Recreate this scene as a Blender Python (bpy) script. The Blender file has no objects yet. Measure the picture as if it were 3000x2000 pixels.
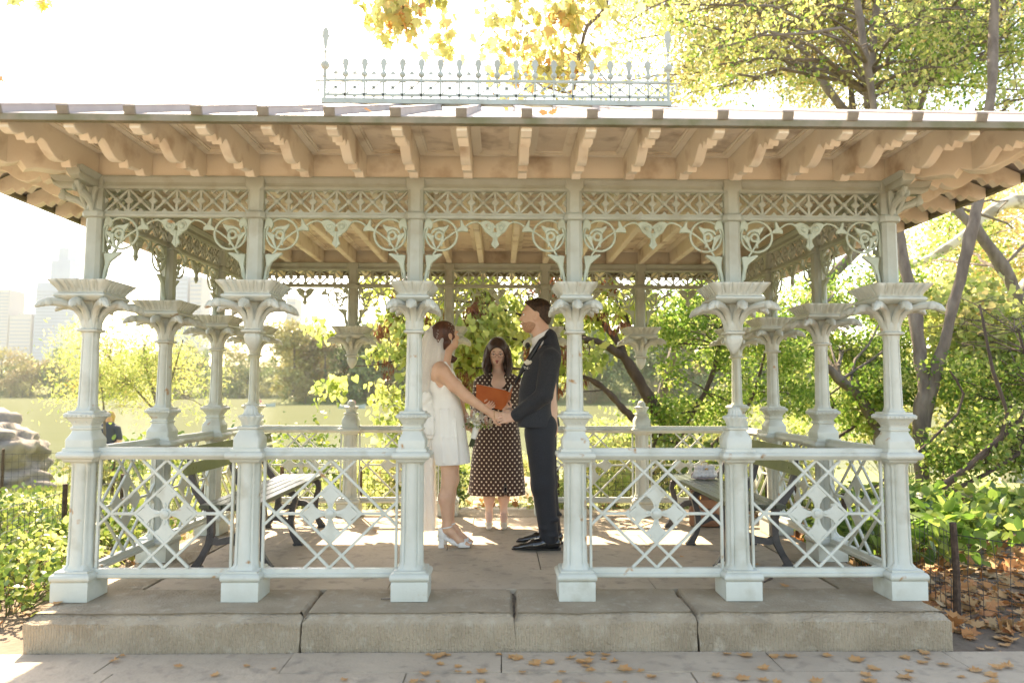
import bpy, math, random
import numpy as np
from mathutils import Vector, Matrix
random.seed(7); RNG = np.random.default_rng(7)
SC = bpy.context.scene; COL = SC.collection
rad = math.radians
# ------------------------------------------------------------------ camera
F_PX, CAMP, YAW, PITCH, ROLL = 2071.64, Vector((.0348, -4.0565, 1.1357)), .0161, .0729, .0025
def cam_axes():
    cy, sy, cp, sp = math.cos(YAW), math.sin(YAW), math.cos(PITCH), math.sin(PITCH)
    f = Vector((sy*cp, cy*cp, sp)); r = Vector((cy, -sy, 0)); u = r.cross(f)
    c, s = math.cos(ROLL), math.sin(ROLL)
    return r*c+u*s, u*c-r*s, f
CR, CU, CF = cam_axes()
cam = bpy.data.cameras.new('camera'); camo = bpy.data.objects.new('camera', cam); COL.objects.link(camo)
camo.matrix_world = Matrix(((CR.x, CU.x, -CF.x, CAMP.x), (CR.y, CU.y, -CF.y, CAMP.y), (CR.z, CU.z, -CF.z, CAMP.z), (0, 0, 0, 1)))
cam.sensor_width = 36; cam.lens = F_PX/3000*36; cam.clip_start = .05; cam.clip_end = 3000
cam.dof.use_dof = True; cam.dof.focus_distance = 5.3; cam.dof.aperture_fstop = 1.7
SC.camera = camo
# ------------------------------------------------------------------ light
SUN_DIR = Vector((-.36, .90, 1.0)).normalized()          # towards the sun: behind the pavilion, to the left
SUN_EL = math.asin(SUN_DIR.z); SUN_AZ = math.atan2(SUN_DIR.x, SUN_DIR.y)
w = bpy.data.worlds.new('World'); SC.world = w; w.use_nodes = True
nt = w.node_tree; nt.nodes.clear()
sky = nt.nodes.new('ShaderNodeTexSky'); sky.sky_type = 'NISHITA'; sky.sun_disc = False
sky.sun_elevation = SUN_EL; sky.sun_rotation = SUN_AZ
sky.air_density = 1.0; sky.dust_density = 1.4; sky.ozone_density = 1.0
bg = nt.nodes.new('ShaderNodeBackground'); bg.inputs[1].default_value = .15
wo = nt.nodes.new('ShaderNodeOutputWorld')
nt.links.new(sky.outputs[0], bg.inputs[0]); nt.links.new(bg.outputs[0], wo.inputs[0])
sl = bpy.data.lights.new('sun', 'SUN'); sl.energy = 4.3; sl.angle = rad(.55); sl.color = (1, .94, .84)
so = bpy.data.objects.new('sun', sl); COL.objects.link(so)
so.rotation_euler = SUN_DIR.to_track_quat('Z', 'Y').to_euler()
SC.view_settings.view_transform = 'Standard'; SC.view_settings.look = 'None'
SC.view_settings.use_white_balance = True; SC.view_settings.white_balance_temperature = 8500; SC.view_settings.white_balance_tint = 13
SC.view_settings.exposure = 2.3; SC.view_settings.gamma = 1.0; SC.view_settings.use_curve_mapping = False
cy = SC.cycles
cy.max_bounces = 8; cy.diffuse_bounces = 4; cy.glossy_bounces = 3; cy.transmission_bounces = 6
cy.transparent_max_bounces = 12; cy.volume_bounces = 1; cy.use_denoising = True
cy.sample_clamp_indirect = 6; cy.caustics_reflective = False; cy.caustics_refractive = False
# ------------------------------------------------------------------ helpers
def ray(px, py): return CR*((px-1500)/F_PX)-CU*((py-1000)/F_PX)+CF
def at(px, py, Y):                       # world point on the plane y = Y seen at that place of the photograph
    d = ray(px, py); return CAMP+d*((Y-CAMP.y)/d.y)
def atz(px, py, Z):
    d = ray(px, py); return CAMP+d*((Z-CAMP.z)/d.z)
def tag(o, label=None, cat=None, group=None, kind=None):
    for k, v in (('label', label), ('category', cat), ('group', group), ('kind', kind)):
        if v: o[k] = v
    return o
def empty(name, loc=(0, 0, 0), rz=0, **k):
    o = bpy.data.objects.new(name, None); o.location = loc; o.rotation_euler.z = rz
    o.empty_display_size = .1; COL.objects.link(o); return tag(o, **k)
WORLD = set()
def wfix(o, parent):
    if parent is not None and parent.name in WORLD: o.location = -parent.location
    return o
def wempty(name, loc, **k):
    o = empty(name, loc, **k); WORLD.add(o.name); return o
def inst(src, parent=None, loc=None, rz=None, scale=None, name=None):
    o = src.copy(); COL.objects.link(o); o.parent = parent
    if name: o.name = name
    if loc is not None: o.location = loc
    if rz is not None: o.rotation_euler.z = rz
    if scale is not None: o.scale = scale
    return o
def inst_tree(src, parent=None, loc=None, rz=None, scale=None):
    o = inst(src, parent, loc, rz, scale)
    for c in src.children: inst_tree(c, o)
    return o
class MB:
    def __init__(s): s.v = []; s.f = []; s.mi = []; s.m = 0
    def add(s, vs, fs):
        n = len(s.v); s.v += [tuple(p) for p in vs]
        for f in fs: s.f.append(tuple(i+n for i in f)); s.mi.append(s.m)
        return s
    def box(s, x0, x1, y0, y1, z0, z1):
        return s.add([(x0,y0,z0),(x1,y0,z0),(x1,y1,z0),(x0,y1,z0),(x0,y0,z1),(x1,y0,z1),(x1,y1,z1),(x0,y1,z1)],
                     [(0,3,2,1),(4,5,6,7),(0,1,5,4),(1,2,6,5),(2,3,7,6),(3,0,4,7)])
    def loft(s, rings, cap0=True, cap1=True, closed=True):
        n = len(rings[0]); base = len(s.v)
        vs = [p for r in rings for p in r]; fs = []
        for i in range(len(rings)-1):
            for j in range(n if closed else n-1):
                a = i*n+j; b = i*n+(j+1) % n; fs.append((a, b, b+n, a+n))
        if cap0: fs.append(tuple(reversed(range(n))))
        if cap1: fs.append(tuple(range((len(rings)-1)*n, len(rings)*n)))
        return s.add(vs, fs)
    def sq(s, lv, ch=0.0, cx=0, cy=0):          # stacked rectangles (hx, hy, z), corners cut by ch
        R = []
        for hx, hy, z in lv:
            if ch:
                c = min(ch, hx*.9, hy*.9)
                R.append([(cx-hx+c,cy-hy,z),(cx+hx-c,cy-hy,z),(cx+hx,cy-hy+c,z),(cx+hx,cy+hy-c,z),(cx+hx-c,cy+hy,z),(cx-hx+c,cy+hy,z),(cx-hx,cy+hy-c,z),(cx-hx,cy-hy+c,z)])
            else: R.append([(cx-hx,cy-hy,z),(cx+hx,cy-hy,z),(cx+hx,cy+hy,z),(cx-hx,cy+hy,z)])
        return s.loft(R)
    def lathe(s, prof, n=16, cx=0, cy=0):       # prof: (r, z)
        return s.loft([[(cx+r*math.cos(2*math.pi*k/n), cy+r*math.sin(2*math.pi*k/n), z) for k in range(n)] for r, z in prof])
    def tube(s, pts, rs, n=8, flat=None):
        pts = [Vector(p) for p in pts]
        if not hasattr(rs, '__len__'): rs = [rs]*len(pts)
        T = []
        for i in range(len(pts)):
            a = pts[max(i-1, 0)]; b = pts[min(i+1, len(pts)-1)]; d = (b-a); T.append(d.normalized() if d.length > 1e-9 else Vector((0, 0, 1)))
        ref = Vector((0, 0, 1)) if abs(T[0].z) < .9 else Vector((1, 0, 0))
        u = T[0].cross(ref).normalized(); R = []
        for i, p in enumerate(pts):
            u = (u-T[i]*u.dot(T[i])).normalized(); v = T[i].cross(u)
            R.append([p+(u*math.cos(2*math.pi*k/n)+v*math.sin(2*math.pi*k/n))*rs[i] for k in range(n)])
        return s.loft(R)
    def prism(s, poly, y0, y1, axis='y', bev=0.0):   # poly (a, z) extruded along axis
        P = [(p[0], p[1]) for p in poly]
        A = sum(P[i][0]*P[(i+1) % len(P)][1]-P[(i+1) % len(P)][0]*P[i][1] for i in range(len(P)))
        if A < 0: P = P[::-1]
        mk = (lambda a, z, y: (a, y, z)) if axis == 'y' else ((lambda a, z, y: (y, a, z)) if axis == 'x' else (lambda a, z, y: (a, z, y)))
        n = len(P); rings = []
        def inset(d):
            out = []
            for i in range(n):
                p0, p1, p2 = P[i-1], P[i], P[(i+1) % n]
                e1 = Vector((p1[0]-p0[0], p1[1]-p0[1])); e2 = Vector((p2[0]-p1[0], p2[1]-p1[1]))
                if e1.length < 1e-9 or e2.length < 1e-9: out.append(p1); continue
                n1 = Vector((-e1.y, e1.x)).normalized(); n2 = Vector((-e2.y, e2.x)).normalized(); m = n1+n2
                m = m/max(m.length_squared/2, .5) if m.length > 1e-6 else n1
                out.append((p1[0]+m.x*d, p1[1]+m.y*d))
            return out
        if bev:
            Q = inset(bev); seq = [(Q, y0), (P, y0+bev), (P, y1-bev), (Q, y1)]
        else: seq = [(P, y0), (P, y1)]
        rings = [[mk(a, z, y) for a, z in q] for q, y in seq]
        if axis in 'y': rings = [r[::-1] for r in rings]
        return s.loft(rings)
    def ball(s, c, r, n=12, m=8, sc=(1, 1, 1)):
        R = []
        for i in range(1, m):
            t = math.pi*i/m-math.pi/2
            R.append([(c[0]+r*sc[0]*math.cos(t)*math.cos(2*math.pi*k/n), c[1]+r*sc[1]*math.cos(t)*math.sin(2*math.pi*k/n), c[2]+r*sc[2]*math.sin(t)) for k in range(n)])
        return s.loft(R)
    def xf(s, M, start=0):
        for i in range(start, len(s.v)): s.v[i] = tuple(M @ Vector(s.v[i]))
        return s
    def build(s, name, mat, parent=None, loc=(0, 0, 0), rz=0, smooth=35, **k):
        me = bpy.data.meshes.new(name); me.from_pydata(s.v, [], s.f)
        for m in (mat if isinstance(mat, (list, tuple)) else [mat]): me.materials.append(m)
        if isinstance(mat, (list, tuple)): me.polygons.foreach_set('material_index', s.mi)
        if smooth: me.shade_smooth(); me.set_sharp_from_angle(angle=rad(smooth))
        o = bpy.data.objects.new(name, me); COL.objects.link(o); o.parent = parent; o.location = loc; o.rotation_euler.z = rz; wfix(o, parent)
        return tag(o, **k)
def np_obj(name, V, Fq, mat, parent=None, smooth=False, **k):
    V = np.ascontiguousarray(V, np.float32); Fq = np.ascontiguousarray(Fq, np.int32)
    me = bpy.data.meshes.new(name); nv, (nf, m) = len(V), Fq.shape
    me.vertices.add(nv); me.vertices.foreach_set('co', V.ravel())
    me.loops.add(nf*m); me.loops.foreach_set('vertex_index', Fq.ravel())
    me.polygons.add(nf); me.polygons.foreach_set('loop_start', np.arange(0, nf*m, m, dtype=np.int32))
    me.polygons.foreach_set('loop_total', np.full(nf, m, np.int32))
    me.materials.append(mat); me.update(calc_edges=True)
    if smooth: me.shade_smooth()
    o = bpy.data.objects.new(name, me); COL.objects.link(o); o.parent = parent; wfix(o, parent)
    return tag(o, **k)
# ------------------------------------------------------------------ implicit bodies (smooth unions meshed by surface nets)
class SDF:
    def __init__(s, h): s.p = []; s.h = h
    def cone(s, a, b, ra, rb, k=.02, sub=False, sc=None):
        s.p.append(('c', np.array(a, float), np.array(b, float), ra, rb, k, sub, sc)); return s
    def chain(s, pts, rs, k=.02):
        for i in range(len(pts)-1): s.cone(pts[i], pts[i+1], rs[i], rs[i+1], k)
        return s
    def ell(s, c, r, k=.02, sub=False, rot=None): s.p.append(('e', np.array(c, float), np.array(r, float), rot, None, k, sub, None)); return s
    def stack(s, lv, k=.03, step=.022):
        # levels (x, y, z, halfwidth along y, radius) joined through many interpolated slices
        lv = sorted(lv, key=lambda q: q[2])
        for a, b in zip(lv, lv[1:]):
            n = max(1, int(abs(b[2]-a[2])/step))
            for i in range(n+(b is lv[-1])):
                t = i/n; t2 = t*t*(3-2*t)*.5+t*.5; q = [a[j]+(b[j]-a[j])*(t if j == 2 else t2) for j in range(6)]
                s.cone((q[0]-q[5], q[1]-q[3], q[2]), (q[0]+q[5], q[1]+q[3], q[2]), q[4], q[4], k)
        return s
    def cutz(s, z, above=True): s.p.append(('z', z, above)); return s
    def plane(s, c, n): s.p.append(('pl', np.array(c, float), np.array(n, float)/np.linalg.norm(n))); return s
    def bounds(s):
        lo = np.full(3, 1e9); hi = -lo
        for q in s.p:
            if q[0] == 'c' and not q[6]:
                r = max(q[3], q[4])
                for a in (q[1], q[2]): lo = np.minimum(lo, a-r); hi = np.maximum(hi, a+r)
            elif q[0] == 'e' and not q[6]:
                r = q[2].max() if q[3] is not None else q[2]; lo = np.minimum(lo, q[1]-r); hi = np.maximum(hi, q[1]+r)
        return lo-.03, hi+.03
    def mesh(s):
        h = s.h; lo, hi = s.bounds(); n = np.ceil((hi-lo)/h).astype(int)+2
        F = np.full(n, .25, np.float32)
        ax = [lo[i]+h*np.arange(n[i]) for i in range(3)]
        for q in s.p:
            if q[0] == 'z':
                d = (ax[2]-q[1])*(1 if q[2] else -1); F = np.maximum(F, d[None, None, :].astype(np.float32)); continue
            if q[0] == 'pl':
                d = (ax[0][:, None, None]-q[1][0])*q[2][0]+(ax[1][None, :, None]-q[1][1])*q[2][1]+(ax[2][None, None, :]-q[1][2])*q[2][2]
                F = np.maximum(F, d.astype(np.float32)); continue
            k = q[5]; m = k*1.5+.03
            if q[0] == 'c':
                r = max(q[3], q[4]); b0 = np.minimum(q[1], q[2])-r-m; b1 = np.maximum(q[1], q[2])+r+m
            else:
                r = q[2].max() if q[3] is not None else q[2]; b0 = q[1]-r-m; b1 = q[1]+r+m
            i0 = np.clip(((b0-lo)/h).astype(int), 0, n); i1 = np.clip(((b1-lo)/h).astype(int)+2, 0, n)
            if (i1 <= i0).any(): continue
            X = ax[0][i0[0]:i1[0], None, None]; Y = ax[1][None, i0[1]:i1[1], None]; Z = ax[2][None, None, i0[2]:i1[2]]
            if q[0] == 'c':
                a, b = q[1], q[2]; ba = b-a; L = max(ba@ba, 1e-9)
                t = np.clip(((X-a[0])*ba[0]+(Y-a[1])*ba[1]+(Z-a[2])*ba[2])/L, 0, 1)
                d = np.sqrt((X-a[0]-t*ba[0])**2+(Y-a[1]-t*ba[1])**2+(Z-a[2]-t*ba[2])**2)-(q[3]+t*(q[4]-q[3]))
            else:
                c, rr = q[1], q[2]; x, y, z = X-c[0], Y-c[1], Z-c[2]
                if q[3] is not None:
                    R = q[3]; x, y, z = R[0][0]*x+R[1][0]*y+R[2][0]*z, R[0][1]*x+R[1][1]*y+R[2][1]*z, R[0][2]*x+R[1][2]*y+R[2][2]*z
                k0 = np.sqrt((x/rr[0])**2+(y/rr[1])**2+(z/rr[2])**2); k1 = np.sqrt((x/rr[0]**2)**2+(y/rr[1]**2)**2+(z/rr[2]**2)**2)
                d = np.where(k1 > 1e-6, k0*(k0-1)/np.maximum(k1, 1e-6), -rr.min())
            d = d.astype(np.float32); sl = (slice(i0[0], i1[0]), slice(i0[1], i1[1]), slice(i0[2], i1[2])); A = F[sl]
            if q[6]:
                hh = np.clip(.5-.5*(A+d)/k, 0, 1); F[sl] = A+(-d-A)*hh+k*hh*(1-hh)
            else:
                hh = np.clip(.5+.5*(A-d)/k, 0, 1); F[sl] = A+(d-A)*hh-k*hh*(1-hh)
        return surfnets(F, lo, h)
    def build(s, name, mat, parent=None, post=None, **k):
        V, Fc = s.mesh()
        if post is not None: V = post(V)
        return np_obj(name, V, Fc, mat, parent, smooth=True, **k)
def surfnets(F, lo, h):
    S = F < 0; sh = np.array(F.shape)-1
    cs = [(i, j, k) for i in (0, 1) for j in (0, 1) for k in (0, 1)]
    def sub(A, c): return A[c[0]:c[0]+sh[0], c[1]:c[1]+sh[1], c[2]:c[2]+sh[2]]
    cnt = sum(sub(S, c).astype(np.int8) for c in cs); act = (cnt > 0) & (cnt < 8)
    I = np.argwhere(act); idx = np.full(sh, -1, np.int32); idx[act] = np.arange(len(I))
    P = np.zeros((len(I), 3)); W = np.zeros(len(I))
    for a in cs:
        for ax in range(3):
            if a[ax]: continue
            b = list(a); b[ax] = 1
            fa = F[I[:, 0]+a[0], I[:, 1]+a[1], I[:, 2]+a[2]]; fb = F[I[:, 0]+b[0], I[:, 1]+b[1], I[:, 2]+b[2]]
            m = (fa < 0) != (fb < 0); t = np.where(m, fa/np.where(m, fa-fb, 1), 0)
            p = np.tile(np.array(a, float), (len(I), 1)); p[:, ax] += t
            P[m] += p[m]; W[m] += 1
    V = (I+P/W[:, None])*h+lo; Q = []
    for ax in range(3):
        u, v = [(1, 2), (2, 0), (0, 1)][ax]
        A = np.moveaxis(S, ax, 0); B = A[:-1] != A[1:]
        E = np.argwhere(np.moveaxis(np.concatenate([B, np.zeros_like(A[:1])]), 0, ax))
        E = E[(E[:, u] > 0) & (E[:, v] > 0) & (E[:, u] < sh[u]) & (E[:, v] < sh[v])]
        def cell(du, dv):
            c = E.copy(); c[:, u] -= du; c[:, v] -= dv; return idx[c[:, 0], c[:, 1], c[:, 2]]
        q = np.stack([cell(1, 1), cell(0, 1), cell(0, 0), cell(1, 0)], 1)
        s0 = S[E[:, 0], E[:, 1], E[:, 2]]; q[~s0] = q[~s0][:, ::-1]; Q.append(q)
    return V, np.concatenate(Q)
# ------------------------------------------------------------------ materials
def N(nt, t, **k):
    n = nt.nodes.new(t)
    for a, b in k.items(): setattr(n, a, b)
    return n
def mat(name, col=(.5, .5, .5), rough=.6, col2=None, nscale=8, bump=0, bscale=40, spec=.4, metal=0, detail=4, rust=0, coord='Object', sss=0, thr=(.35, .65), trans=0, sheen=0, dirt=None, dscale=3, dthr=(.55, .75), anis=None, stripes=None):
    m = bpy.data.materials.new(name); m.use_nodes = True; nt = m.node_tree; b = nt.nodes['Principled BSDF']
    b.inputs['Roughness'].default_value = rough; b.inputs['Metallic'].default_value = metal; b.inputs['Specular IOR Level'].default_value = spec
    b.inputs['Base Color'].default_value = (*col, 1)
    if sss: b.inputs['Subsurface Weight'].default_value = sss; b.inputs['Subsurface Radius'].default_value = (.02, .008, .004); b.inputs['Subsurface Scale'].default_value = .5
    if sheen: b.inputs['Sheen Weight'].default_value = sheen
    tc = N(nt, 'ShaderNodeTexCoord') if coord != 'World' else N(nt, 'ShaderNodeNewGeometry'); src = tc.outputs[coord if coord != 'World' else 'Position']
    if anis:
        mp = N(nt, 'ShaderNodeMapping'); mp.inputs['Scale'].default_value = anis; nt.links.new(src, mp.inputs[0]); src = mp.outputs[0]
    cur = None
    def noise(sc, det=detail):
        n = N(nt, 'ShaderNodeTexNoise'); n.inputs['Scale'].default_value = sc; n.inputs['Detail'].default_value = det; nt.links.new(src, n.inputs['Vector']); return n
    def ramp(o, a, b_):
        r = N(nt, 'ShaderNodeMapRange'); r.inputs[1].default_value = a; r.inputs[2].default_value = b_; nt.links.new(o, r.inputs[0]); return r.outputs[0]
    def mix(f, A, B):
        x = N(nt, 'ShaderNodeMix', data_type='RGBA'); nt.links.new(f, x.inputs[0])
        for i, c in ((6, A), (7, B)):
            if isinstance(c, tuple): x.inputs[i].default_value = (*c, 1)
            else: nt.links.new(c, x.inputs[i])
        return x.outputs[2]
    cur = col
    if col2: cur = mix(ramp(noise(nscale).outputs[0], *thr), cur, col2)
    if dirt: cur = mix(ramp(noise(dscale, 8).outputs[0], *dthr), cur, dirt)
    if rust:
        a = ramp(noise(11, 6).outputs[0], .67, .74); cur = mix(a, cur, (.36, .19, .07))
    if not isinstance(cur, tuple): nt.links.new(cur, b.inputs['Base Color'])
    if bump:
        bp = N(nt, 'ShaderNodeBump'); bp.inputs['Strength'].default_value = 1; bp.inputs['Distance'].default_value = bump
        hsrc = noise(bscale, 5).outputs[0]
        if stripes:
            wv = N(nt, 'ShaderNodeTexWave'); wv.inputs['Scale'].default_value = stripes; wv.inputs['Distortion'].default_value = 1.5; wv.inputs['Detail'].default_value = 2
            nt.links.new(src, wv.inputs['Vector']); ad = N(nt, 'ShaderNodeMath', operation='ADD'); nt.links.new(hsrc, ad.inputs[0]); gg = N(nt, 'ShaderNodeNewGeometry'); sx_ = N(nt, 'ShaderNodeSeparateXYZ'); nt.links.new(gg.outputs['True Normal'], sx_.inputs[0]); mm = N(nt, 'ShaderNodeMapRange'); mm.inputs[1].default_value = .3; mm.inputs[2].default_value = .8; mm.inputs[3].default_value = .30; mm.inputs[4].default_value = 0; nt.links.new(sx_.outputs[2], mm.inputs[0]); wm = N(nt, 'ShaderNodeMath', operation='MULTIPLY'); nt.links.new(mm.outputs[0], wm.inputs[1]); nt.links.new(wv.outputs['Fac'], wm.inputs[0]); nt.links.new(wm.outputs[0], ad.inputs[1]); hsrc = ad.outputs[0]
        nt.links.new(hsrc, bp.inputs['Height']); nt.links.new(bp.outputs[0], b.inputs['Normal'])
    if trans:
        out = nt.nodes['Material Output']; tr = N(nt, 'ShaderNodeBsdfTranslucent'); ms = N(nt, 'ShaderNodeMixShader'); ms.inputs[0].default_value = trans
        if isinstance(cur, tuple): tr.inputs[0].default_value = (*cur, 1)
        else: nt.links.new(cur, tr.inputs[0])
        nt.links.new(b.outputs[0], ms.inputs[1]); nt.links.new(tr.outputs[0], ms.inputs[2]); nt.links.new(ms.outputs[0], out.inputs[0])
    return m
def leafmat(name, stops, trans=.58, rough=.5, clump=1.0):
    m = bpy.data.materials.new(name); m.use_nodes = True; nt = m.node_tree; b = nt.nodes['Principled BSDF']
    b.inputs['Roughness'].default_value = rough; b.inputs['Specular IOR Level'].default_value = .35
    g = N(nt, 'ShaderNodeNewGeometry'); tc = N(nt, 'ShaderNodeTexCoord'); n = N(nt, 'ShaderNodeTexNoise'); n.inputs['Scale'].default_value = clump; n.inputs['Detail'].default_value = 2
    nt.links.new(tc.outputs['Object'], n.inputs['Vector'])
    a = N(nt, 'ShaderNodeMath', operation='MULTIPLY_ADD'); a.inputs[1].default_value = .55; nt.links.new(g.outputs['Random Per Island'], a.inputs[0])
    s = N(nt, 'ShaderNodeMath', operation='MULTIPLY'); s.inputs[1].default_value = .62; nt.links.new(n.outputs[0], s.inputs[0]); nt.links.new(s.outputs[0], a.inputs[2])
    r = N(nt, 'ShaderNodeValToRGB'); nt.links.new(a.outputs[0], r.inputs[0]); e = r.color_ramp.elements
    while len(e) < len(stops): e.new(.5)
    for i, (p, c) in enumerate(stops): e[i].position = p
    for i, (p, c) in enumerate(stops): e[i].color = (*c, 1)
    nt.links.new(r.outputs[0], b.inputs['Base Color'])
    tr = N(nt, 'ShaderNodeBsdfTranslucent'); nt.links.new(r.outputs[0], tr.inputs[0])
    ms = N(nt, 'ShaderNodeMixShader'); ms.inputs[0].default_value = trans
    nt.links.new(b.outputs[0], ms.inputs[1]); nt.links.new(tr.outputs[0], ms.inputs[2]); nt.links.new(ms.outputs[0], nt.nodes['Material Output'].inputs[0])
    return m
M = {}
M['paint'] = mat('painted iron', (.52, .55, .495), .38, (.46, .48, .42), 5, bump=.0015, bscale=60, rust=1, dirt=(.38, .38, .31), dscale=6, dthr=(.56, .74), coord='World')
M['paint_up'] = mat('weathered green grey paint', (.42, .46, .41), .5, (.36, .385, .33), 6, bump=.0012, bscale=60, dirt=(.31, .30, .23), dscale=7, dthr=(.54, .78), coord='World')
M['mint'] = mat('mint paint', (.45, .52, .43), .5, (.37, .42, .33), 9, bump=.0015, bscale=60, rust=1, dirt=(.28, .27, .18), dscale=12, dthr=(.58, .76), coord='World')
M['cream'] = mat('cream painted timber', (.82, .76, .645), .65, (.76, .69, .57), 3, bump=.001, bscale=50, dirt=(.40, .29, .19), dscale=5, dthr=(.54, .78), coord='World')
M['cream_board'] = mat('cream beaded boards', (.78, .69, .565), .7, (.70, .60, .48), 4, bump=.001, bscale=50, dirt=(.26, .18, .12), dscale=7, dthr=(.50, .80), coord='World')
M['roofing'] = mat('roof paint', (.40, .365, .36), .5, (.33, .30, .29), 4, bump=.001, bscale=40, dirt=(.4, .34, .3), dscale=8, dthr=(.65, .8))
M['batten'] = mat('batten ends', (.25, .22, .17), .7, (.17, .145, .11), 20, bump=.002, bscale=50)
M['moss'] = mat('mossy gutter', (.22, .20, .145), .8, (.14, .14, .07), 7, bump=.002, bscale=60, dirt=(.26, .22, .16), dscale=9, dthr=(.5, .7))
M['stone'] = mat('tooled brownstone', (.40, .325, .23), .9, (.30, .24, .165), 4, bump=.016, bscale=70, dirt=(.42, .36, .27), dscale=16, dthr=(.52, .72), stripes=22, coord='World')
M['slab'] = mat('bluestone slab', (.47, .385, .285), .8, (.40, .325, .24), 3, bump=.008, bscale=30, dirt=(.26, .215, .165), dscale=11, dthr=(.54, .76), coord='World')
M['joint'] = mat('joint dirt', (.20, .16, .115), .95, (.13, .10, .075), 30, bump=.003, bscale=90)
M['iron'] = mat('black cast iron', (.045, .043, .046), .42, (.075, .068, .07), 20, bump=.001, bscale=80, spec=.5)
M['slat_dark'] = mat('dark green bench slat', (.045, .06, .045), .3, (.07, .085, .06), 12, bump=.001, bscale=60, spec=.5)
M['slat_olive'] = mat('olive bench slat', (.17, .19, .07), .35, (.13, .15, .055), 8, bump=.001, bscale=60)
M['wire'] = mat('fence wire', (.05, .05, .045), .5)
M['oldwood'] = mat('old post wood', (.10, .065, .045), .9, (.055, .035, .025), 30, bump=.004, bscale=60)
M['bark'] = mat('grey brown bark', (.20, .165, .13), .9, (.115, .09, .07), 9, bump=.012, bscale=30, anis=(1, 1, .35))
M['bark_dark'] = mat('dark bark', (.11, .08, .06), .9, (.065, .045, .035), 10, bump=.012, bscale=30, anis=(1, 1, .35))
M['bark_pale'] = mat('pale plane bark', (.62, .58, .50), .8, (.34, .30, .23), 4, bump=.006, bscale=20, thr=(.5, .56))
M['rock'] = mat('schist rock', (.31, .27, .225), .9, (.21, .185, .155), 2.2, bump=.02, bscale=9, dirt=(.14, .12, .11), dscale=3, dthr=(.55, .7))
M['soil'] = mat('soil', (.20, .155, .115), .95, (.12, .09, .065), 6, bump=.01, bscale=30, dirt=(.30, .24, .18), dscale=3, dthr=(.5, .7))
def ground_mat():
    m = mat('earth and turf', (.20, .155, .115), .95, (.13, .10, .07), 4, bump=.01, bscale=20)
    nt = m.node_tree; b = nt.nodes['Principled BSDF']; src = b.inputs['Base Color'].links[0].from_socket
    g = N(nt, 'ShaderNodeNewGeometry'); sp = N(nt, 'ShaderNodeSeparateXYZ'); nt.links.new(g.outputs['Position'], sp.inputs[0])
    n = N(nt, 'ShaderNodeTexNoise'); n.inputs['Scale'].default_value = .7; nt.links.new(g.outputs['Position'], n.inputs['Vector'])
    a = N(nt, 'ShaderNodeMath', operation='MULTIPLY_ADD'); a.inputs[1].default_value = 2; nt.links.new(n.outputs[0], a.inputs[0]); nt.links.new(sp.outputs[1], a.inputs[2])
    r = N(nt, 'ShaderNodeMapRange'); r.inputs[1].default_value = 4.3; r.inputs[2].default_value = 5.3; nt.links.new(a.outputs[0], r.inputs[0])
    x = N(nt, 'ShaderNodeMix', data_type='RGBA'); nt.links.new(r.outputs[0], x.inputs[0]); nt.links.new(src, x.inputs[6])
    n2 = N(nt, 'ShaderNodeTexNoise'); n2.inputs['Scale'].default_value = 6; nt.links.new(g.outputs['Position'], n2.inputs['Vector'])
    y = N(nt, 'ShaderNodeMix', data_type='RGBA'); nt.links.new(n2.outputs[0], y.inputs[0]); y.inputs[6].default_value = (.14, .18, .045, 1); y.inputs[7].default_value = (.22, .22, .08, 1)
    nt.links.new(y.outputs[2], x.inputs[7]); nt.links.new(x.outputs[2], b.inputs['Base Color']); return m
M['ground'] = ground_mat()
M['water'] = mat('lake water', (.080, .092, .034), .38, (.068, .080, .028), .05, bump=.01, bscale=.6, spec=.06, coord='Object', anis=(1, 3, 1))
def water_mat():
    m = bpy.data.materials.new('lake water'); m.use_nodes = True; nt = m.node_tree; nt.nodes.clear(); o = N(nt, 'ShaderNodeOutputMaterial')
    g = N(nt, 'ShaderNodeNewGeometry'); mp = N(nt, 'ShaderNodeMapping'); mp.inputs['Scale'].default_value = (.25, 1.2, 1); nt.links.new(g.outputs['Position'], mp.inputs[0])
    n = N(nt, 'ShaderNodeTexNoise'); n.inputs['Scale'].default_value = 1.0; n.inputs['Detail'].default_value = 6; nt.links.new(mp.outputs[0], n.inputs['Vector'])
    b = N(nt, 'ShaderNodeBump'); b.inputs['Distance'].default_value = .05; nt.links.new(n.outputs[0], b.inputs['Height'])
    x = N(nt, 'ShaderNodeMix', data_type='RGBA'); nt.links.new(n.outputs[0], x.inputs[0]); x.inputs[6].default_value = (.080, .092, .046, 1); x.inputs[7].default_value = (.105, .115, .062, 1)
    d = N(nt, 'ShaderNodeBsdfDiffuse'); nt.links.new(x.outputs[2], d.inputs[0]); nt.links.new(b.outputs[0], d.inputs['Normal'])
    s = N(nt, 'ShaderNodeBsdfGlossy'); s.inputs['Roughness'].default_value = .12; nt.links.new(b.outputs[0], s.inputs['Normal'])
    k = N(nt, 'ShaderNodeMixShader'); k.inputs[0].default_value = .13; nt.links.new(d.outputs[0], k.inputs[1]); nt.links.new(s.outputs[0], k.inputs[2]); nt.links.new(k.outputs[0], o.inputs[0]); return m
M['water'] = water_mat()
YG = [(.25, (.24, .29, .10)), (.45, (.38, .41, .15)), (.65, (.50, .49, .19)), (.84, (.60, .51, .22)), (.96, (.60, .33, .07))]
GR = [(.25, (.08, .17, .03)), (.5, (.15, .27, .045)), (.72, (.25, .37, .07)), (.92, (.42, .46, .12))]
M['leaf_yellow'] = leafmat('yellow green leaves', YG)
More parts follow.
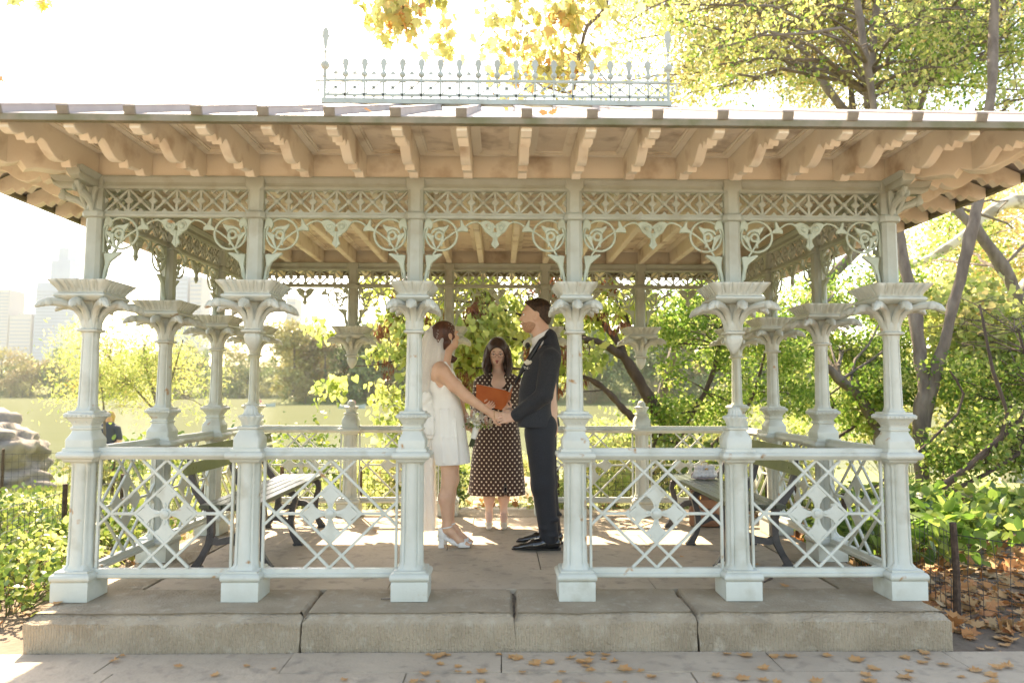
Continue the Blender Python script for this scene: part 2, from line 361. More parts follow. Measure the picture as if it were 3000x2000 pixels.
M['leaf_gold'] = leafmat('gold leaves', [(.2, (.40, .38, .16)), (.45, (.56, .51, .22)), (.7, (.66, .56, .27)), (.93, (.64, .38, .10))])
M['leaf_green'] = leafmat('green leaves', GR)
M['leaf_lime'] = leafmat('lime leaves', [(.25, (.24, .34, .08)), (.5, (.38, .46, .13)), (.75, (.55, .57, .21)), (.92, (.62, .60, .16))])
M['leaf_maple'] = leafmat('plane leaves', [(.2, (.36, .38, .12)), (.5, (.50, .48, .17)), (.72, (.60, .54, .22)), (.88, (.62, .36, .13)), (.97, (.45, .15, .04))], clump=1.5)
M['leaf_under'] = leafmat('understorey leaves', [(.2, (.05, .10, .025)), (.45, (.10, .17, .04)), (.7, (.20, .27, .05)), (.9, (.30, .32, .09))], trans=.35, rough=.35)
M['pod'] = mat('seed pods', (.20, .085, .045), .8, (.30, .12, .06), 8, trans=.3)
M['dry'] = leafmat('dry fallen leaves', [(.2, (.24, .10, .045)), (.42, (.44, .19, .07)), (.62, (.56, .30, .12)), (.85, (.50, .36, .20))], trans=.15, rough=.75)
M['far_a'] = leafmat('far green', [(.2, (.11, .165, .055)), (.5, (.17, .225, .075)), (.9, (.27, .30, .10))], trans=.25, clump=.15)
M['far_b'] = leafmat('far yellow', [(.2, (.24, .24, .08)), (.5, (.33, .31, .11)), (.9, (.42, .36, .14))], trans=.25, clump=.15)
M['far_c'] = leafmat('far russet', [(.2, (.26, .19, .09)), (.5, (.32, .25, .12)), (.9, (.28, .29, .11))], trans=.25, clump=.15)
M['grass'] = leafmat('grass blades', [(.2, (.10, .16, .03)), (.5, (.19, .24, .05)), (.8, (.30, .30, .10))], trans=.45)
def V3(*a): return Vector(a)
# ================================================================== PAVILION
S, SY, FX, BY = .92, .90, 2.30, 2.70
pav = empty('pavilion', (0, 0, 0), label='ornate pale green Victorian cast iron pavilion with hipped roof and lattice railings', cat='pavilion')
XS = [-2.3, -1.38, -.46, .46, 1.38, 2.3]; YS = [0, .9, 1.8, 2.7]
def flute(w, z, cut=1.0):
    one = [(-.70, .76), (-.58, .80), (-.50, .72), (-.40, .86), (-.22, .97), (0, 1.0), (.22, .97), (.40, .86), (.50, .72), (.58, .80)]
    out = []
    for k in range(4):
        a = -k*math.pi/2; c, s_ = math.cos(a), math.sin(a)
        for t, n in one:
            n = n*cut+(1-cut)*.92
            X, Y = t*w, n*w; out.append((X*c-Y*s_, X*s_+Y*c, z))
    return out[::-1]
def octo(w, z, c=.42): return [(x*w, y*w, z) for x, y in [(-1+c,-1),(1-c,-1),(1,-1+c),(1,1-c),(1-c,1),(-1+c,1),(-1,1-c),(-1,-1+c)]]
def sqring(w, z, n=10, rel=None, wy=None):
    wy = wy or w; out = []
    for sx, sy, dx, dy in ((-1,-1,1,0),(1,-1,0,1),(1,1,-1,0),(-1,1,0,-1)):
        for k in range(n*2):
            t = k/(n*2)*2; x, y = sx+dx*t, sy+dy*t
            r = rel(k/(n*2)) if rel else 0
            ox, oy = (0, -r) if (dx == 1) else ((r, 0) if dy == 1 else ((0, r) if dx == -1 else (-r, 0)))
            out.append((x*w+ox, y*wy+oy, z))
    return out
# --- prototypes (each mesh is shared by its copies)
def p_plinth():
    m = MB(); m.sq([(.100, .100, .001), (.101, .101, .10), (.098, .098, .105)]); b = MB
    m.sq([(.098, .098, .105), (.106, .106, .111), (.110, .110, .125), (.107, .107, .140), (.098, .098, .148), (.092, .092, .150)], ch=.004)
    m.sq([(.090, .090, .150), (.090, .090, .158), (.084, .084, .163)]); return m
def p_post():
    m = MB(); m.loft([flute(.082, .160, 0), flute(.078, .172, .3), flute(.068, .19, 1), flute(.065, .35), flute(.063, .722), flute(.066, .742, .4), flute(.07, .752, 0)]); return m
def p_cap():
    m = MB(); m.sq([(.074, .074, .748), (.082, .082, .756), (.084, .084, .764), (.099, .099, .770), (.106, .106, .782), (.106, .106, .795), (.099, .099, .806), (.086, .086, .810), (.084, .084, .826)], ch=.004); return m
def p_pedestal():
    m = MB(); m.sq([(.075, .075, .826), (.076, .076, .865), (.074, .074, .875), (.058, .058, .905), (.053, .053, .925), (.060, .060, .928), (.061, .061, .938), (.054, .054, .942), (.053, .053, .950), (.060, .060, .966), (.074, .074, .988), (.076, .076, .992), (.087, .087, .996), (.089, .089, 1.012), (.080, .080, 1.020), (.073, .073, 1.022), (.072, .072, 1.032)], ch=.006)
    for k in range(4):
        for j in range(6):                                         # row of studs and small dimples
            x = (-.065+.026*j); p = Vector((x, -.089, 1.004)); q = Matrix.Rotation(k*math.pi/2, 3, 'Z') @ p; m.ball(q, .007, 6, 4)
        for j in range(3):
            q = Matrix.Rotation(k*math.pi/2, 3, 'Z') @ Vector((-.03+.03*j, -.063, .968)); m.ball(q, .005, 6, 4)
    return m
def p_shaft():
    m = MB(); m.loft([flute(.058, 1.030, 0), flute(.052, 1.045, .5), flute(.050, 1.06), flute(.043, 1.44), flute(.044, 1.470, .4), flute(.046, 1.478, 0)]); return m
def p_capital(sx, hang=False):
    m = MB()
    m.sq([(.046, .046, 1.474), (.056, .056, 1.478), (.058, .058, 1.488), (.050, .050, 1.494)], ch=.012)
    m.loft([octo(.046, 1.492), octo(.047, 1.53), octo(.044, 1.57), octo(.05, 1.62), octo(.06, 1.652)])
    for k in range(8):                                             # eight scrolled leaf arms
        a = k*math.pi/4; L = .205 if k % 2 == 0 else .275
        P = [(.036, 1.492), (.040, 1.535), (.056, 1.575), (.085, 1.610), (.125, 1.628), (.62*L+.01, 1.634), (.80*L, 1.633), (.93*L, 1.617), (1.02*L, 1.598)]
        ca, sa = math.cos(a), math.sin(a)
        pts = [(o*ca*sx, o*sa, z) for o, z in P]; m.tube(pts, [.015, .018, .019, .020, .022, .024, .025, .020, .007], 8)
        for sd in (-1, 1):
            c = Vector((.80*L*ca*sx-sa*.021*sd, .80*L*sa+ca*.021*sd*sx, 1.627)); n0 = len(m.v)
            m.ball((0, 0, 0), 1, 8, 6, (.021, .009, .021)); m.xf(Matrix.Translation(c) @ Matrix.Rotation(a, 4, 'Z'), n0)
        # small upright leaf between the stems
        b2 = a+math.pi/8; q = Vector((.046*math.cos(b2), .046*math.sin(b2), 1.525)); n0 = len(m.v)
        m.ball((0, 0, 0), 1, 8, 6, (.009, .014, .036)); m.xf(Matrix.Translation(q) @ Matrix.Rotation(b2, 4, 'Z'), n0)
        for sd in (-1, 1):                                         # ribs along the drooping tip
            q = Vector((.93*L*ca*sx-sa*.009*sd, .93*L*sa+ca*.009*sd, 1.613)); m.ball(q, .013, 6, 4)
    return m
def p_table(hx, hy):
    m = MB(); a = .03
    m.sq([(hx-.045, hy-.045, 1.648), (hx-.038, hy-.038, 1.656), (hx-.030, hy-.030, 1.660), (hx-.024, hy-.024, 1.670), (hx-.026, hy-.026, 1.680), (hx-.038, hy-.038, 1.688)], ch=.003)
    nl = max(4, round(hx*2/.060)); ph = nl*math.pi
    def rel(am): return lambda t: am*(abs(math.sin(ph*t))**.6)
    R = []
    for off, z, am in ((-.040, 1.687, .0), (-.042, 1.695, .004), (-.036, 1.712, .012), (-.021, 1.732, .014), (-.007, 1.748, .011), (.0, 1.756, .004), (-.006, 1.759, .002)):
        R.append(sqring(hx+off, z, 24, rel(am), hy+off))
    m.loft(R); m.xf(Matrix.Identity(4))
    def ridge(sx_, sy_, ax):                                       # raised midribs of the leaves
        h = hx if ax == 'x' else hy
        for k in range(nl):
            t = -h*.8+1.6*h*(k+.5)/nl; pts = []
            for off, z in ((-.037, 1.695), (-.029, 1.712), (-.013, 1.732), (.002, 1.749)):
                pts.append((t*(1+off/h*.6), sx_*(hy+off+.006), z) if ax == 'x' else (sx_*(hx+off+.006), t*(1+off/h*.6), z))
            m.tube(pts, [.003, .004, .004, .002], 5)
    for s_ in (-1, 1): ridge(s_, 0, 'x'); ridge(s_, 0, 'y')
    return m
def p_upper():
    m = MB(); m.loft([octo(.045, 1.752), octo(.043, 2.135)]); m.sq([(.050, .050, 2.130), (.058, .058, 2.136), (.060, .060, 2.158), (.054, .054, 2.172), (.046, .046, 2.178)], ch=.02)
    m.loft([octo(.044, 2.176), octo(.044, 2.300), octo(.052, 2.318, .1), octo(.054, 2.374, .06)]); return m
def p_drop():
    m = MB(); m.loft([octo(.038, 1.476), octo(.044, 1.462), octo(.046, 1.448), octo(.038, 1.415), octo(.020, 1.380), octo(.004, 1.365)]); return m
def p_finial():
    m = MB(); m.sq([(.072, .072, .826), (.072, .072, .880), (.060, .060, .905), (.050, .050, .930), (.060, .060, .934), (.061, .061, .944), (.050, .050, .948)], ch=.008)
    def lobe(r, z, am, n=48): return [((r+am*(abs(math.cos(6*t))))*math.cos(t), (r+am*(abs(math.cos(6*t))))*math.sin(t), z) for t in [2*math.pi*k/n for k in range(n)]]
    m.loft([lobe(.044, .946, .003), lobe(.050, .975, .004), lobe(.062, .998, .010), lobe(.060, 1.006, .010), lobe(.042, 1.012, .006), lobe(.034, 1.022, .006), lobe(.032, 1.040, .005), lobe(.024, 1.056, .003), lobe(.009, 1.066, .001)]); return m
protos = {}
def place(name, maker, mt, parent, key=None, smooth=40):
    key = key or name
    if key not in protos: protos[key] = o = maker().build(name, M[mt], parent, smooth=smooth); return o
    return inst(protos[key], parent)
small = lambda i: i in (2, 3)
def column(x, y, sm, lab=None):
    c = place('column', p_shaft, 'paint', pav); c.location = (x, y, 0)
    place('plinth', p_plinth, 'paint', c); place('post_shaft', p_post, 'paint', c); place('rail_cap', p_cap, 'paint', c); place('pedestal', p_pedestal, 'paint', c)
    place('capital', lambda: p_capital(.66 if sm else 1), 'paint', c, 'capital%d' % sm)
    place('capital_table', lambda: p_table(.118 if sm else .165, .15 if sm else .165), 'paint', c, 'table%d' % sm)
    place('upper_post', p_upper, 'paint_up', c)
def hung(x, y):
    c = place('railing_post', p_post, 'paint', pav, 'post_solo'); c.location = (x, y, 0)
    place('plinth', p_plinth, 'paint', c); place('rail_cap', p_cap, 'paint', c); place('finial', p_finial, 'paint', c)
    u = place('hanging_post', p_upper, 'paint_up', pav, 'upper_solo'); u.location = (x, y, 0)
    place('capital', lambda: p_capital(1), 'paint', u, 'capital0'); place('capital_table', lambda: p_table(.165, .165), 'paint', u, 'table0'); place('drop', p_drop, 'paint', u)
for y in (0, BY):
    for i, x in enumerate(XS): (hung if i in (1, 4) else (lambda a, b: column(a, b, small(i) and b == 0)))(x, y)
for x in (-FX, FX):
    for y in (.9, 1.8): column(x, y, False)
# --- railing panel, drawn in the xz plane for a bay of width W; centre at origin
def bar(m, a, b, w=.008, d=.008):
    a = Vector(a); b = Vector(b); t = (b-a).normalized(); n = Vector((-t.y, t.x))*w
    m.prism([(a+n)[:], (b+n)[:], (b-n)[:], (a-n)[:]], -d, d, bev=.002)
def p_rail_top(W):
    m = MB(); h = W/2-.078
    prof = [(-.020, .760), (.020, .760), (.026, .768), (.036, .774), (.041, .786), (.036, .798), (.026, .804), (.024, .818), (.018, .826), (-.018, .826), (-.024, .818), (-.026, .804), (-.036, .798), (-.041, .786), (-.036, .774), (-.026, .768)]
    return m.loft([[(x, a, z) for a, z in prof] for x in (-h, h)])
def p_rail_bot(W):
    m = MB(); h = W/2-.078
    prof = [(-.022, .108), (.022, .108), (.030, .116), (.030, .130), (.020, .136), (.018, .158), (-.018, .158), (-.020, .136), (-.030, .130), (-.030, .116)]
    return m.loft([[(x, a, z) for a, z in prof] for x in (-h, h)])
ZC = .458
def p_lattice(W):
    m = MB(); e = W/2-.088; k = W/.92
    X = lambda x: x*k
    lines = [((X(-.305), ZC), (0, ZC+.298)), ((X(.305), ZC), (0, ZC+.298)), ((X(-.305), ZC), (0, ZC-.298)), ((X(.305), ZC), (0, ZC-.298)),
             ((X(-.172), ZC), (X(.138), ZC+.298)), ((X(.172), ZC), (X(-.138), ZC+.298)), ((X(-.172), ZC), (X(.138), ZC-.298)), ((X(.172), ZC), (X(-.138), ZC-.298)),
             ((X(-.305), ZC), (X(-.172), ZC)), ((X(.305), ZC), (X(.172), ZC)),
             ((X(-.305), ZC), (-e, ZC+.064)), ((X(-.305), ZC), (-e, ZC-.064)), ((X(.305), ZC), (e, ZC+.064)), ((X(.305), ZC), (e, ZC-.064))]
    for i, (a, b) in enumerate(lines): bar(m, a, b, .0075, .0066+.0003*i)
    for s_ in (-1, 1): m.box(s_*e-.007, s_*e+.007, -.009, .009, .157, .761)
    return m
def p_cross(W):
    m = MB(); A = [(.010, .0), (.013, .035), (.020, .060), (.034, .084), (.058, .100), (.052, .112), (.046, .122), (.036, .118), (.028, .128), (.018, .140), (.0, .163)]
    poly = A+[(-x, y) for x, y in A[::-1][1:]]
    for q in range(4):
        a = q*math.pi/2; c, s_ = math.cos(a), math.sin(a); d = .006+.0005*(q % 2)
        m.prism([(x*c-y*s_, x*s_+y*c+ZC) for x, y in poly], -d, d, bev=.002)
        for sg in (-1, 1):
            px, py = 0, .092; n0 = len(m.v); m.lathe([(.0001, 0), (.011, 0), (.011, .003), (.007, .003), (.007, .001), (.0001, .001)], 10)
            m.xf(Matrix.Translation((px*c-py*s_, sg*(d+.0005), px*s_+py*c+ZC)) @ Matrix.Rotation(math.pi/2*sg, 4, 'X'), n0)
            pts = [(c*.004*0-s_*t, sg*(d+.002), s_*0+c*t+ZC) for t in (.03, .045, .062)]; m.tube(pts, [.001, .005, .0012], 6)
    for sg in (-1, 1):
        n0 = len(m.v); m.lathe([(.032, 0), (.033, .008), (.027, .010), (.024, .010), (.022, .018), (.012, .024), (.0005, .026)], 20)
        m.xf(Matrix.Translation((0, sg*.002, ZC)) @ Matrix.Rotation(math.pi/2*sg, 4, 'X'), n0)
    return m
def railing(x, y, rz, W):
    t = 'A' if W > .91 else 'B'
    r = place('railing', lambda: p_rail_top(W), 'paint', pav, 'rail'+t); r.location = (x, y, 0); r.rotation_euler.z = rz
    for nm, f in (('bottom_rail', p_rail_bot), ('lattice', p_lattice), ('cross_ornament', p_cross)): place(nm, lambda: f(W), 'paint', r, nm+t, 30)
for y, rz in ((0, 0), (BY, math.pi)):
    for x in (-1.84, -.92, .92, 1.84): railing(x, y, rz, S)
for x in (-FX, FX):
    for y in (.45, 1.35, 2.25): railing(x, y, math.pi/2, SY)
# --- frieze: plate, lattice, lower rail; spandrels
def p_plate(W):
    m = MB(); h = W/2-.046
    prof = [(-.026, 2.304), (.026, 2.304), (.034, 2.312), (.034, 2.322), (.028, 2.326), (.028, 2.340), (.040, 2.350), (.046, 2.362), (.052, 2.364), (.052, 2.374), (-.052, 2.374), (-.052, 2.364), (-.046, 2.362), (-.040, 2.350), (-.028, 2.340), (-.028, 2.326), (-.034, 2.322), (-.034, 2.312)]
    return m.loft([[(x, a, z) for a, z in prof] for x in (-h, h)])
def p_lower(W):
    m = MB(); h = W/2-.050
    prof = [(-.016, 2.142), (.016, 2.142), (.022, 2.148), (.022, 2.158), (.014, 2.162), (.012, 2.176), (-.012, 2.176), (-.014, 2.162), (-.022, 2.158), (-.022, 2.148)]
    return m.loft([[(x, a, z) for a, z in prof] for x in (-h, h)])
def p_fret(W):
    m = MB(); h = W/2-.046; n = 6; c = 2*h/n; z0, z1 = 2.172, 2.308; zm = (z0+z1)/2
    for i in range(n):
        x0 = -h+i*c; x1 = x0+c; xm = x0+c/2
        bar(m, (x0, z0), (x1, z1), .0065, .0068); bar(m, (x0, z1), (x1, z0), .0065, .0075)
        for sg in (-1, 1): m.ball((xm, sg*.006, zm), .017, 10, 6)
        m.prism([(xm-.022, z1), (xm+.022, z1), (xm, z1-.024)], -.005, .005); m.prism([(xm-.022, z0), (xm+.022, z0), (xm, z0+.024)], -.005, .005)
        if i: m.box(x0-.0065, x0+.0065, -.0082, .0082, z0, z1); m.prism([(x0-.026, zm), (x0, zm+.026), (x0+.026, zm), (x0, zm-.026)], -.0105, .0105, bev=.004)
        for s_, xx in ((1, x0), (-1, x1)):
            if (i == 0 and s_ == 1) or (i == n-1 and s_ == -1): m.prism([(xx, zm+.022), (xx+s_*.022, zm), (xx, zm-.022)], -.005, .005)
    return m
ZT = 2.140; kx = .000416
def sp(*pts, w=2352): return [((p[0]-80)*kx, ZT-(p[1]-170)*kx) for p in pts]
def p_spandrel(sgn):
    m = MB(); T = .009
    def pr(*pts, d=T, bev=.003): m.prism(sp(*pts), -d, d, bev=bev)
    def tb(pts, r=.006): q = sp(*pts); m.tube([(a, 0, z) for a, z in q], r, 8)
    pr((88, 1085), (125, 1085), (150, 930), (200, 790), (280, 722), (350, 668), (335, 650), (290, 655), (210, 676), (165, 668), (108, 680), (122, 760), (130, 830), (105, 950), d=.011)
    tb([(215, 672), (250, 620), (300, 545), (345, 490), (380, 450), (470, 380), (550, 330)])
    tb([(150, 1000), (175, 850), (235, 700)], .004)
    pr((545, 318), (600, 270), (596, 168), (625, 190), (645, 235), (668, 272), (700, 290), (706, 342), (620, 336), (550, 345), d=.010)
    tb([(668, 268), (715, 230), (770, 205), (850, 195)], .006)
    cx, cy_, r = 335, 388, 218
    tb([(cx+r*math.cos(t), cy_+r*math.sin(t)) for t in [2*math.pi*k/28 for k in range(29)]], .0068)
    pr((110, 372), (150, 362), (200, 385), (240, 400), (228, 455), (262, 580), (232, 566), (190, 480), (150, 425))
    tb([(305+52*math.cos(t), 400+52*math.sin(t)) for t in [2*math.pi*k/14 for k in range(15)]], .0085)
    pr((188, 372), (205, 325), (250, 292), (300, 278), (362, 276), (440, 242), (425, 290), (385, 345), (372, 378), (350, 335), (300, 318), (250, 328), (210, 372))
    pr((345, 385), (375, 400), (372, 450), (345, 500), (352, 552), (325, 540), (300, 520), (325, 470), (322, 440))
    pr((85, 320), (110, 168), (150, 150), (200, 190), (215, 260), (185, 322), (165, 285), (130, 285), (100, 330), d=.011)
    tb([(90, 300), (86, 420), (88, 660)], .0055)
    m.ball((sp((185, 395))[0][0], -.006, sp((185, 395))[0][1]), .009, 8, 6)
    if sgn < 0:
        for i, v in enumerate(m.v): m.v[i] = (-v[0], v[1], v[2])
        m.f = [f[::-1] for f in m.f]
    return m
def p_pend():
    m = MB()
    def q(*pts): return [((p[0]-1105)*kx, ZT-(p[1]-170)*kx) for p in pts]
    for s_ in (-1, 1):
        P = q((845, 190), (900, 205), (940, 188), (985, 180), (1035, 195), (1075, 230), (1092, 285), (1080, 345), (1052, 375), (1000, 365), (965, 340), (935, 290), (905, 240), (860, 215))
        m.prism([(s_*a, z) for a, z in P], -.008, .008, bev=.003)
        c = q((1022, 285))[0]; m.tube([(s_*(c[0]+(.032-.0012*k)*math.cos(k*.5)), -.006, c[1]+(.032-.0012*k)*math.sin(k*.5)) for k in range(20)], [.006]*18+[.008, .010], 7)
        m.ball((s_*c[0], -.004, c[1]), .016, 10, 6); m.ball((s_*c[0], .004, c[1]), .016, 10, 6)
    P = q((1008, 372), (1060, 352), (1105, 345), (1150, 352), (1200, 372), (1165, 408), (1140, 425), (1142, 470), (1165, 520), (1138, 548), (1105, 585), (1072, 548), (1048, 520), (1070, 470), (1072, 425), (1045, 408))
    m.prism(P, -.009, .009, bev=.004); m.tube([(0, -.010, z) for a, z in q((1105, 350), (1105, 430), (1105, 575))], [.007, .006, .002], 6); return m
def frieze(x, y, rz, W):
    t = 'A' if W > .91 else 'B'
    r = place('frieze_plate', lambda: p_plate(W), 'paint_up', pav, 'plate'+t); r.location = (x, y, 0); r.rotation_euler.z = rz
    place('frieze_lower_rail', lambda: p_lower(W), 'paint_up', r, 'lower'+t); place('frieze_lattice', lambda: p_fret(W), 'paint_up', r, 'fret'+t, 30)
    a = place('spandrel_scroll', lambda: p_spandrel(1), 'mint', r, 'spR', 30); a.location = (-W/2+.043, 0, 0)
    b = place('spandrel_scroll', lambda: p_spandrel(-1), 'mint', r, 'spL', 30); b.location = (W/2-.043, 0, 0)
    place('pendant_scroll', p_pend, 'mint', r, 'pend', 30)
for y, rz in ((0, 0), (BY, math.pi)):
    for i in range(5): frieze(-1.84+S*i, y, rz, S)
for x in (-FX, FX):
    for y in (.45, 1.35, 2.25): frieze(x, y, math.pi/2, SY)
# corner consoles: plates carried on past the corner, each on a scroll bracket
def p_console():
    m = MB(); prof = [(-.026, 2.304), (.026, 2.304), (.034, 2.322), (.030, 2.342), (.046, 2.362), (.052, 2.374), (-.052, 2.374), (-.046, 2.362), (-.030, 2.342), (-.034, 2.322)]
    m.loft([[(x, a*s_, 2.374-(2.374-z)*s2) for a, z in prof] for x, s_, s2 in ((.05, 1, 1), (.20, 1, 1), (.235, 1.05, .75), (.25, 1.05, .25))])
    m.tube([(.045, 0, 2.155), (.06, 0, 2.20), (.10, 0, 2.235), (.15, 0, 2.25), (.19, 0, 2.275), (.20, 0, 2.30)], [.010, .016, .020, .022, .020, .014], 8)
    m.tube([(.05, .0, 2.18), (.075, .018, 2.25), (.07, .03, 2.30)], [.008, .016, .012], 8); m.tube([(.05, .0, 2.18), (.085, -.018, 2.26), (.10, -.03, 2.30)], [.008, .016, .012], 8)
    for sd in (-1, 1):
        n0 = len(m.v); m.ball((0, 0, 0), 1, 10, 6, (.024, .010, .024)); m.xf(Matrix.Translation((.19, .016*sd, 2.262)), n0)
    return m
for x, y, angs in ((-FX, 0, (math.pi, -math.pi/2)), (FX, 0, (0, -math.pi/2)), (-FX, BY, (math.pi, math.pi/2)), (FX, BY, (0, math.pi/2))):
    for a in angs:
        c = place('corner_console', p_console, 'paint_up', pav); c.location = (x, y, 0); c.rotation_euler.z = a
# --- timber: wall band, joists, rafter tails, coffers, eave
OV = .80
ZB, ZS = 2.376, 2.52
PROF = [(0, 2.377), (.045, 2.356), (.085, 2.350), (.120, 2.378), (.150, 2.360), (.235, 2.354), (.270, 2.337), (.292, 2.374), (.315, 2.356), (.345, 2.344), (.380, 2.342), (.420, 2.350), (.460, 2.372), (.495, 2.396), (.525, 2.408), (.548, 2.404), (.562, 2.388), (.582, 2.366), (.606, 2.392), (.622, 2.384), (.650, 2.358), (.676, 2.386), (.695, 2.376), (.720, 2.362), (.750, 2.358), (.795, 2.372)]
PROF = [(o*.940, z) for o, z in PROF]; TE = .7473
def p_tail(L=1.0, n=None):
    m = MB(); P = [(o, z) for o, z in PROF]; P += [(TE, 2.432), (.548, ZS-.002), (0, ZS-.002)]
    m.prism(P, -.026, .026, axis='y', bev=.003)            # a = outward
    return m
def bracket(x, y, rz, cut=None):
    k = 'rafter_tail'
    o = place(k, p_tail, 'cream', pav, k, 25); o.location = (x, y, 0); o.rotation_euler.z = rz; return o
jx = [(-7+i)*.92/3-.92/6+.92/3*0 for i in range(0)]
JX = [k*.92/3-2.3 for k in range(0, 16)]
for x in JX:
    bracket(x, -.045, -math.pi/2); bracket(x, BY+.045, math.pi/2)
JY = [k*.30 for k in range(10)]
for y in JY:
    bracket(-FX-.045, y, math.pi); bracket(FX+.045, y, 0)
def jack(x0, y0, rz, L):                                          # short tails that die against the hip rafter
    m = MB(); s0 = TE-L; P = [(o, z) for o, z in PROF if o > s0+.01]; P = [(s0, P[0][1])]+P+[(TE, 2.432), (max(.548, s0+.001), ZS-.002), (s0, ZS-.003)]
    m.prism(P, -.026, .026, bev=.003); o = m.build('jack_rafter_tail', M['cream'], pav, smooth=25); o.location = (x0, y0, 0); o.rotation_euler.z = rz
for k, dx in enumerate((.3067, .6133)):
    L = TE-dx
    for sx in (-1, 1):
        jack(sx*(FX+dx), -.045, -math.pi/2, L); jack(sx*(FX+dx), BY+.045, math.pi/2, L)
    for sy, yy in ((-1, -dx), (1, BY+dx)):
        jack(-FX-.045, yy, math.pi, L); jack(FX+.045, yy, 0, L)
def p_hip():
    m = MB(); P = [(o*1.414, z-.004) for o, z in PROF]+[(TE*1.414, 2.428), (.54*1.414, ZS-.003), (0, ZS-.003)]; m.prism(P, -.045, .045, bev=.004); return m
for x, y, a in ((-FX, 0, -135), (FX, 0, -45), (-FX, BY, 135), (FX, BY, 45)):
    o = place('hip_rafter', p_hip, 'cream', pav, smooth=25); o.location = (x, y, 0); o.rotation_euler.z = rad(a)
m = MB()
for y in (-.03, BY+.03): m.box(-FX-.03, FX+.03, y-.014, y+.014, ZB, ZS)
for x in (-FX-.03, FX+.03): m.box(x-.0142, x+.0142, -.0165, BY+.0165, ZB+.0004, ZS)
m.build('wall_band', M['cream'], pav, smooth=None)
mj = MB(); mj.prism([(-.02, ZB+.001), (.02, ZB+.001), (.026, ZB+.010), (.026, ZS), (-.026, ZS), (-.026, ZB+.010)], -.01, BY-.05)
j0 = None
for x in JX[1:-1]:
    if j0 is None: j0 = mj.build('ceiling_joist', M['cream'], pav, loc=(x, .03, 0), smooth=None)
    else: inst(j0, pav, (x, .03, 0))
m = MB(); m.box(-FX-.585, FX+.585, -.575, BY+.575, ZS-.0005, ZS+.012); m.build('ceiling_deck', M['cream_board'], pav, smooth=None)
def p_coffer(w, d):
    m = MB(); z = ZS-.001; f = .038
    m.m = 1; nb = max(3, int((d-2*f)/.045)); bw = (d-2*f)/nb
    for i in range(nb): m.box(-w/2+f, w/2-f, -d/2+f+i*bw+.0015, -d/2+f+(i+1)*bw-.0015, z-.008, z)
    m.m = 0
    m.box(-w/2, w/2, -d/2, -d/2+f, z-.024, z); m.box(-w/2, w/2, d/2-f, d/2, z-.024, z)
    m.box(-w/2, -w/2+f, -d/2+f, d/2-f, z-.0238, z); m.box(w/2-f, w/2, -d/2+f, d/2-f, z-.0238, z)
    g = f+.012
    for a, b, c, d_ in ((-w/2+f, w/2-f, -d/2+f, -d/2+g), (-w/2+f, w/2-f, d/2-g, d/2-f), (-w/2+f, -w/2+g, -d/2+g, d/2-g), (w/2-g, w/2-f, -d/2+g, d/2-g)): m.box(a, b, c, d_, z-.016, z-.0005)
    return m
def coffer(x, y, w, d, rz=0):
    key = 'cof%.2f%.2f' % (w, d)
    if key not in protos: protos[key] = o = p_coffer(w, d).build('coffer', [M['cream'], M['cream_board']], pav, smooth=None)
    else: o = inst(protos[key], pav)
    o.location = (x, y, 0); o.rotation_euler.z = rz
gw = .92/3-.056
for i in range(15):
    x = (JX[i]+JX[i+1])/2
    coffer(x, -.045-.275, gw, .50); coffer(x, BY+.045+.275, gw, .50)
    for k in range(3): coffer(x, .03+(BY-.06)*(k+.5)/3, gw, (BY-.06)/3-.004)
for i in range(9):
    y = (JY[i]+JY[i+1])/2
    for sx in (-1, 1): coffer(sx*(FX+.045+.275), y, .244, .50, math.pi/2)
# eave gutter and roof
ex, ey0, ey1 = FX+OV, -OV, BY+OV
m = MB()
for y, s_ in ((ey0, -1), (ey1, 1)): m.box(-ex-.03, ex+.03, min(y, y+.035*s_), max(y, y+.035*s_), 2.390, 2.420)
for x, s_ in ((-ex, -1), (ex, 1)): m.box(min(x, x+.0352*s_), max(x, x+.0352*s_), ey0, ey1, 2.3898, 2.4198)
m.build('gutter', M['moss'], pav, smooth=None)
m = MB()

RX, RY, RZ = 1.345, 1.35, 3.350
zr0 = 2.426
c4 = [(-ex-.03, ey0-.03, zr0), (ex+.03, ey0-.03, zr0), (ex+.03, ey1+.03, zr0), (-ex-.03, ey1+.03, zr0)]
m = MB(); m.add(c4+[(-RX, RY, RZ), (RX, RY, RZ)]+[(x, y, z+.0-.02) for x, y, z in c4], [(0, 1, 5, 4), (1, 2, 5), (2, 3, 4, 5), (3, 0, 4), (0, 6, 7, 1), (1, 7, 8, 2), (2, 8, 9, 3), (3, 9, 6, 0)])
roof = m.build('roof', M['roofing'], pav, smooth=None)
def batten(p0, p1, end=True):
    d = (p1-p0); L = d.length; m = MB(); m.m = 0
    m.box(-.024, .024, 0, L, -.005, .034); m.box(-.028, .028, -.004, L, .034, .040); m.m = 1; m.box(-.026, .026, -.012, -.0002, -.004, .0335)
    o = m.build('roof_batten', [M['roofing'], M['batten']], roof, smooth=None)
    o.matrix_world = Matrix.Translation(p0) @ d.to_track_quat('Y', 'Z').to_matrix().to_4x4()
def front_y(x, side):                                             # where a batten from the front/back eave meets hip or ridge
    return min(1, (ex+.03-abs(x))/(ex+.03-RX))
for i in range(-9, 10):
    x = i*.92/3+.92/6
    if abs(x) > ex-.05: continue
    t = front_y(x, 0)
    for yy in (ey0-.03, ey1+.03): batten(Vector((x, yy, zr0)), Vector((x, yy+(RY-yy)*t, zr0+(RZ-zr0)*t)))
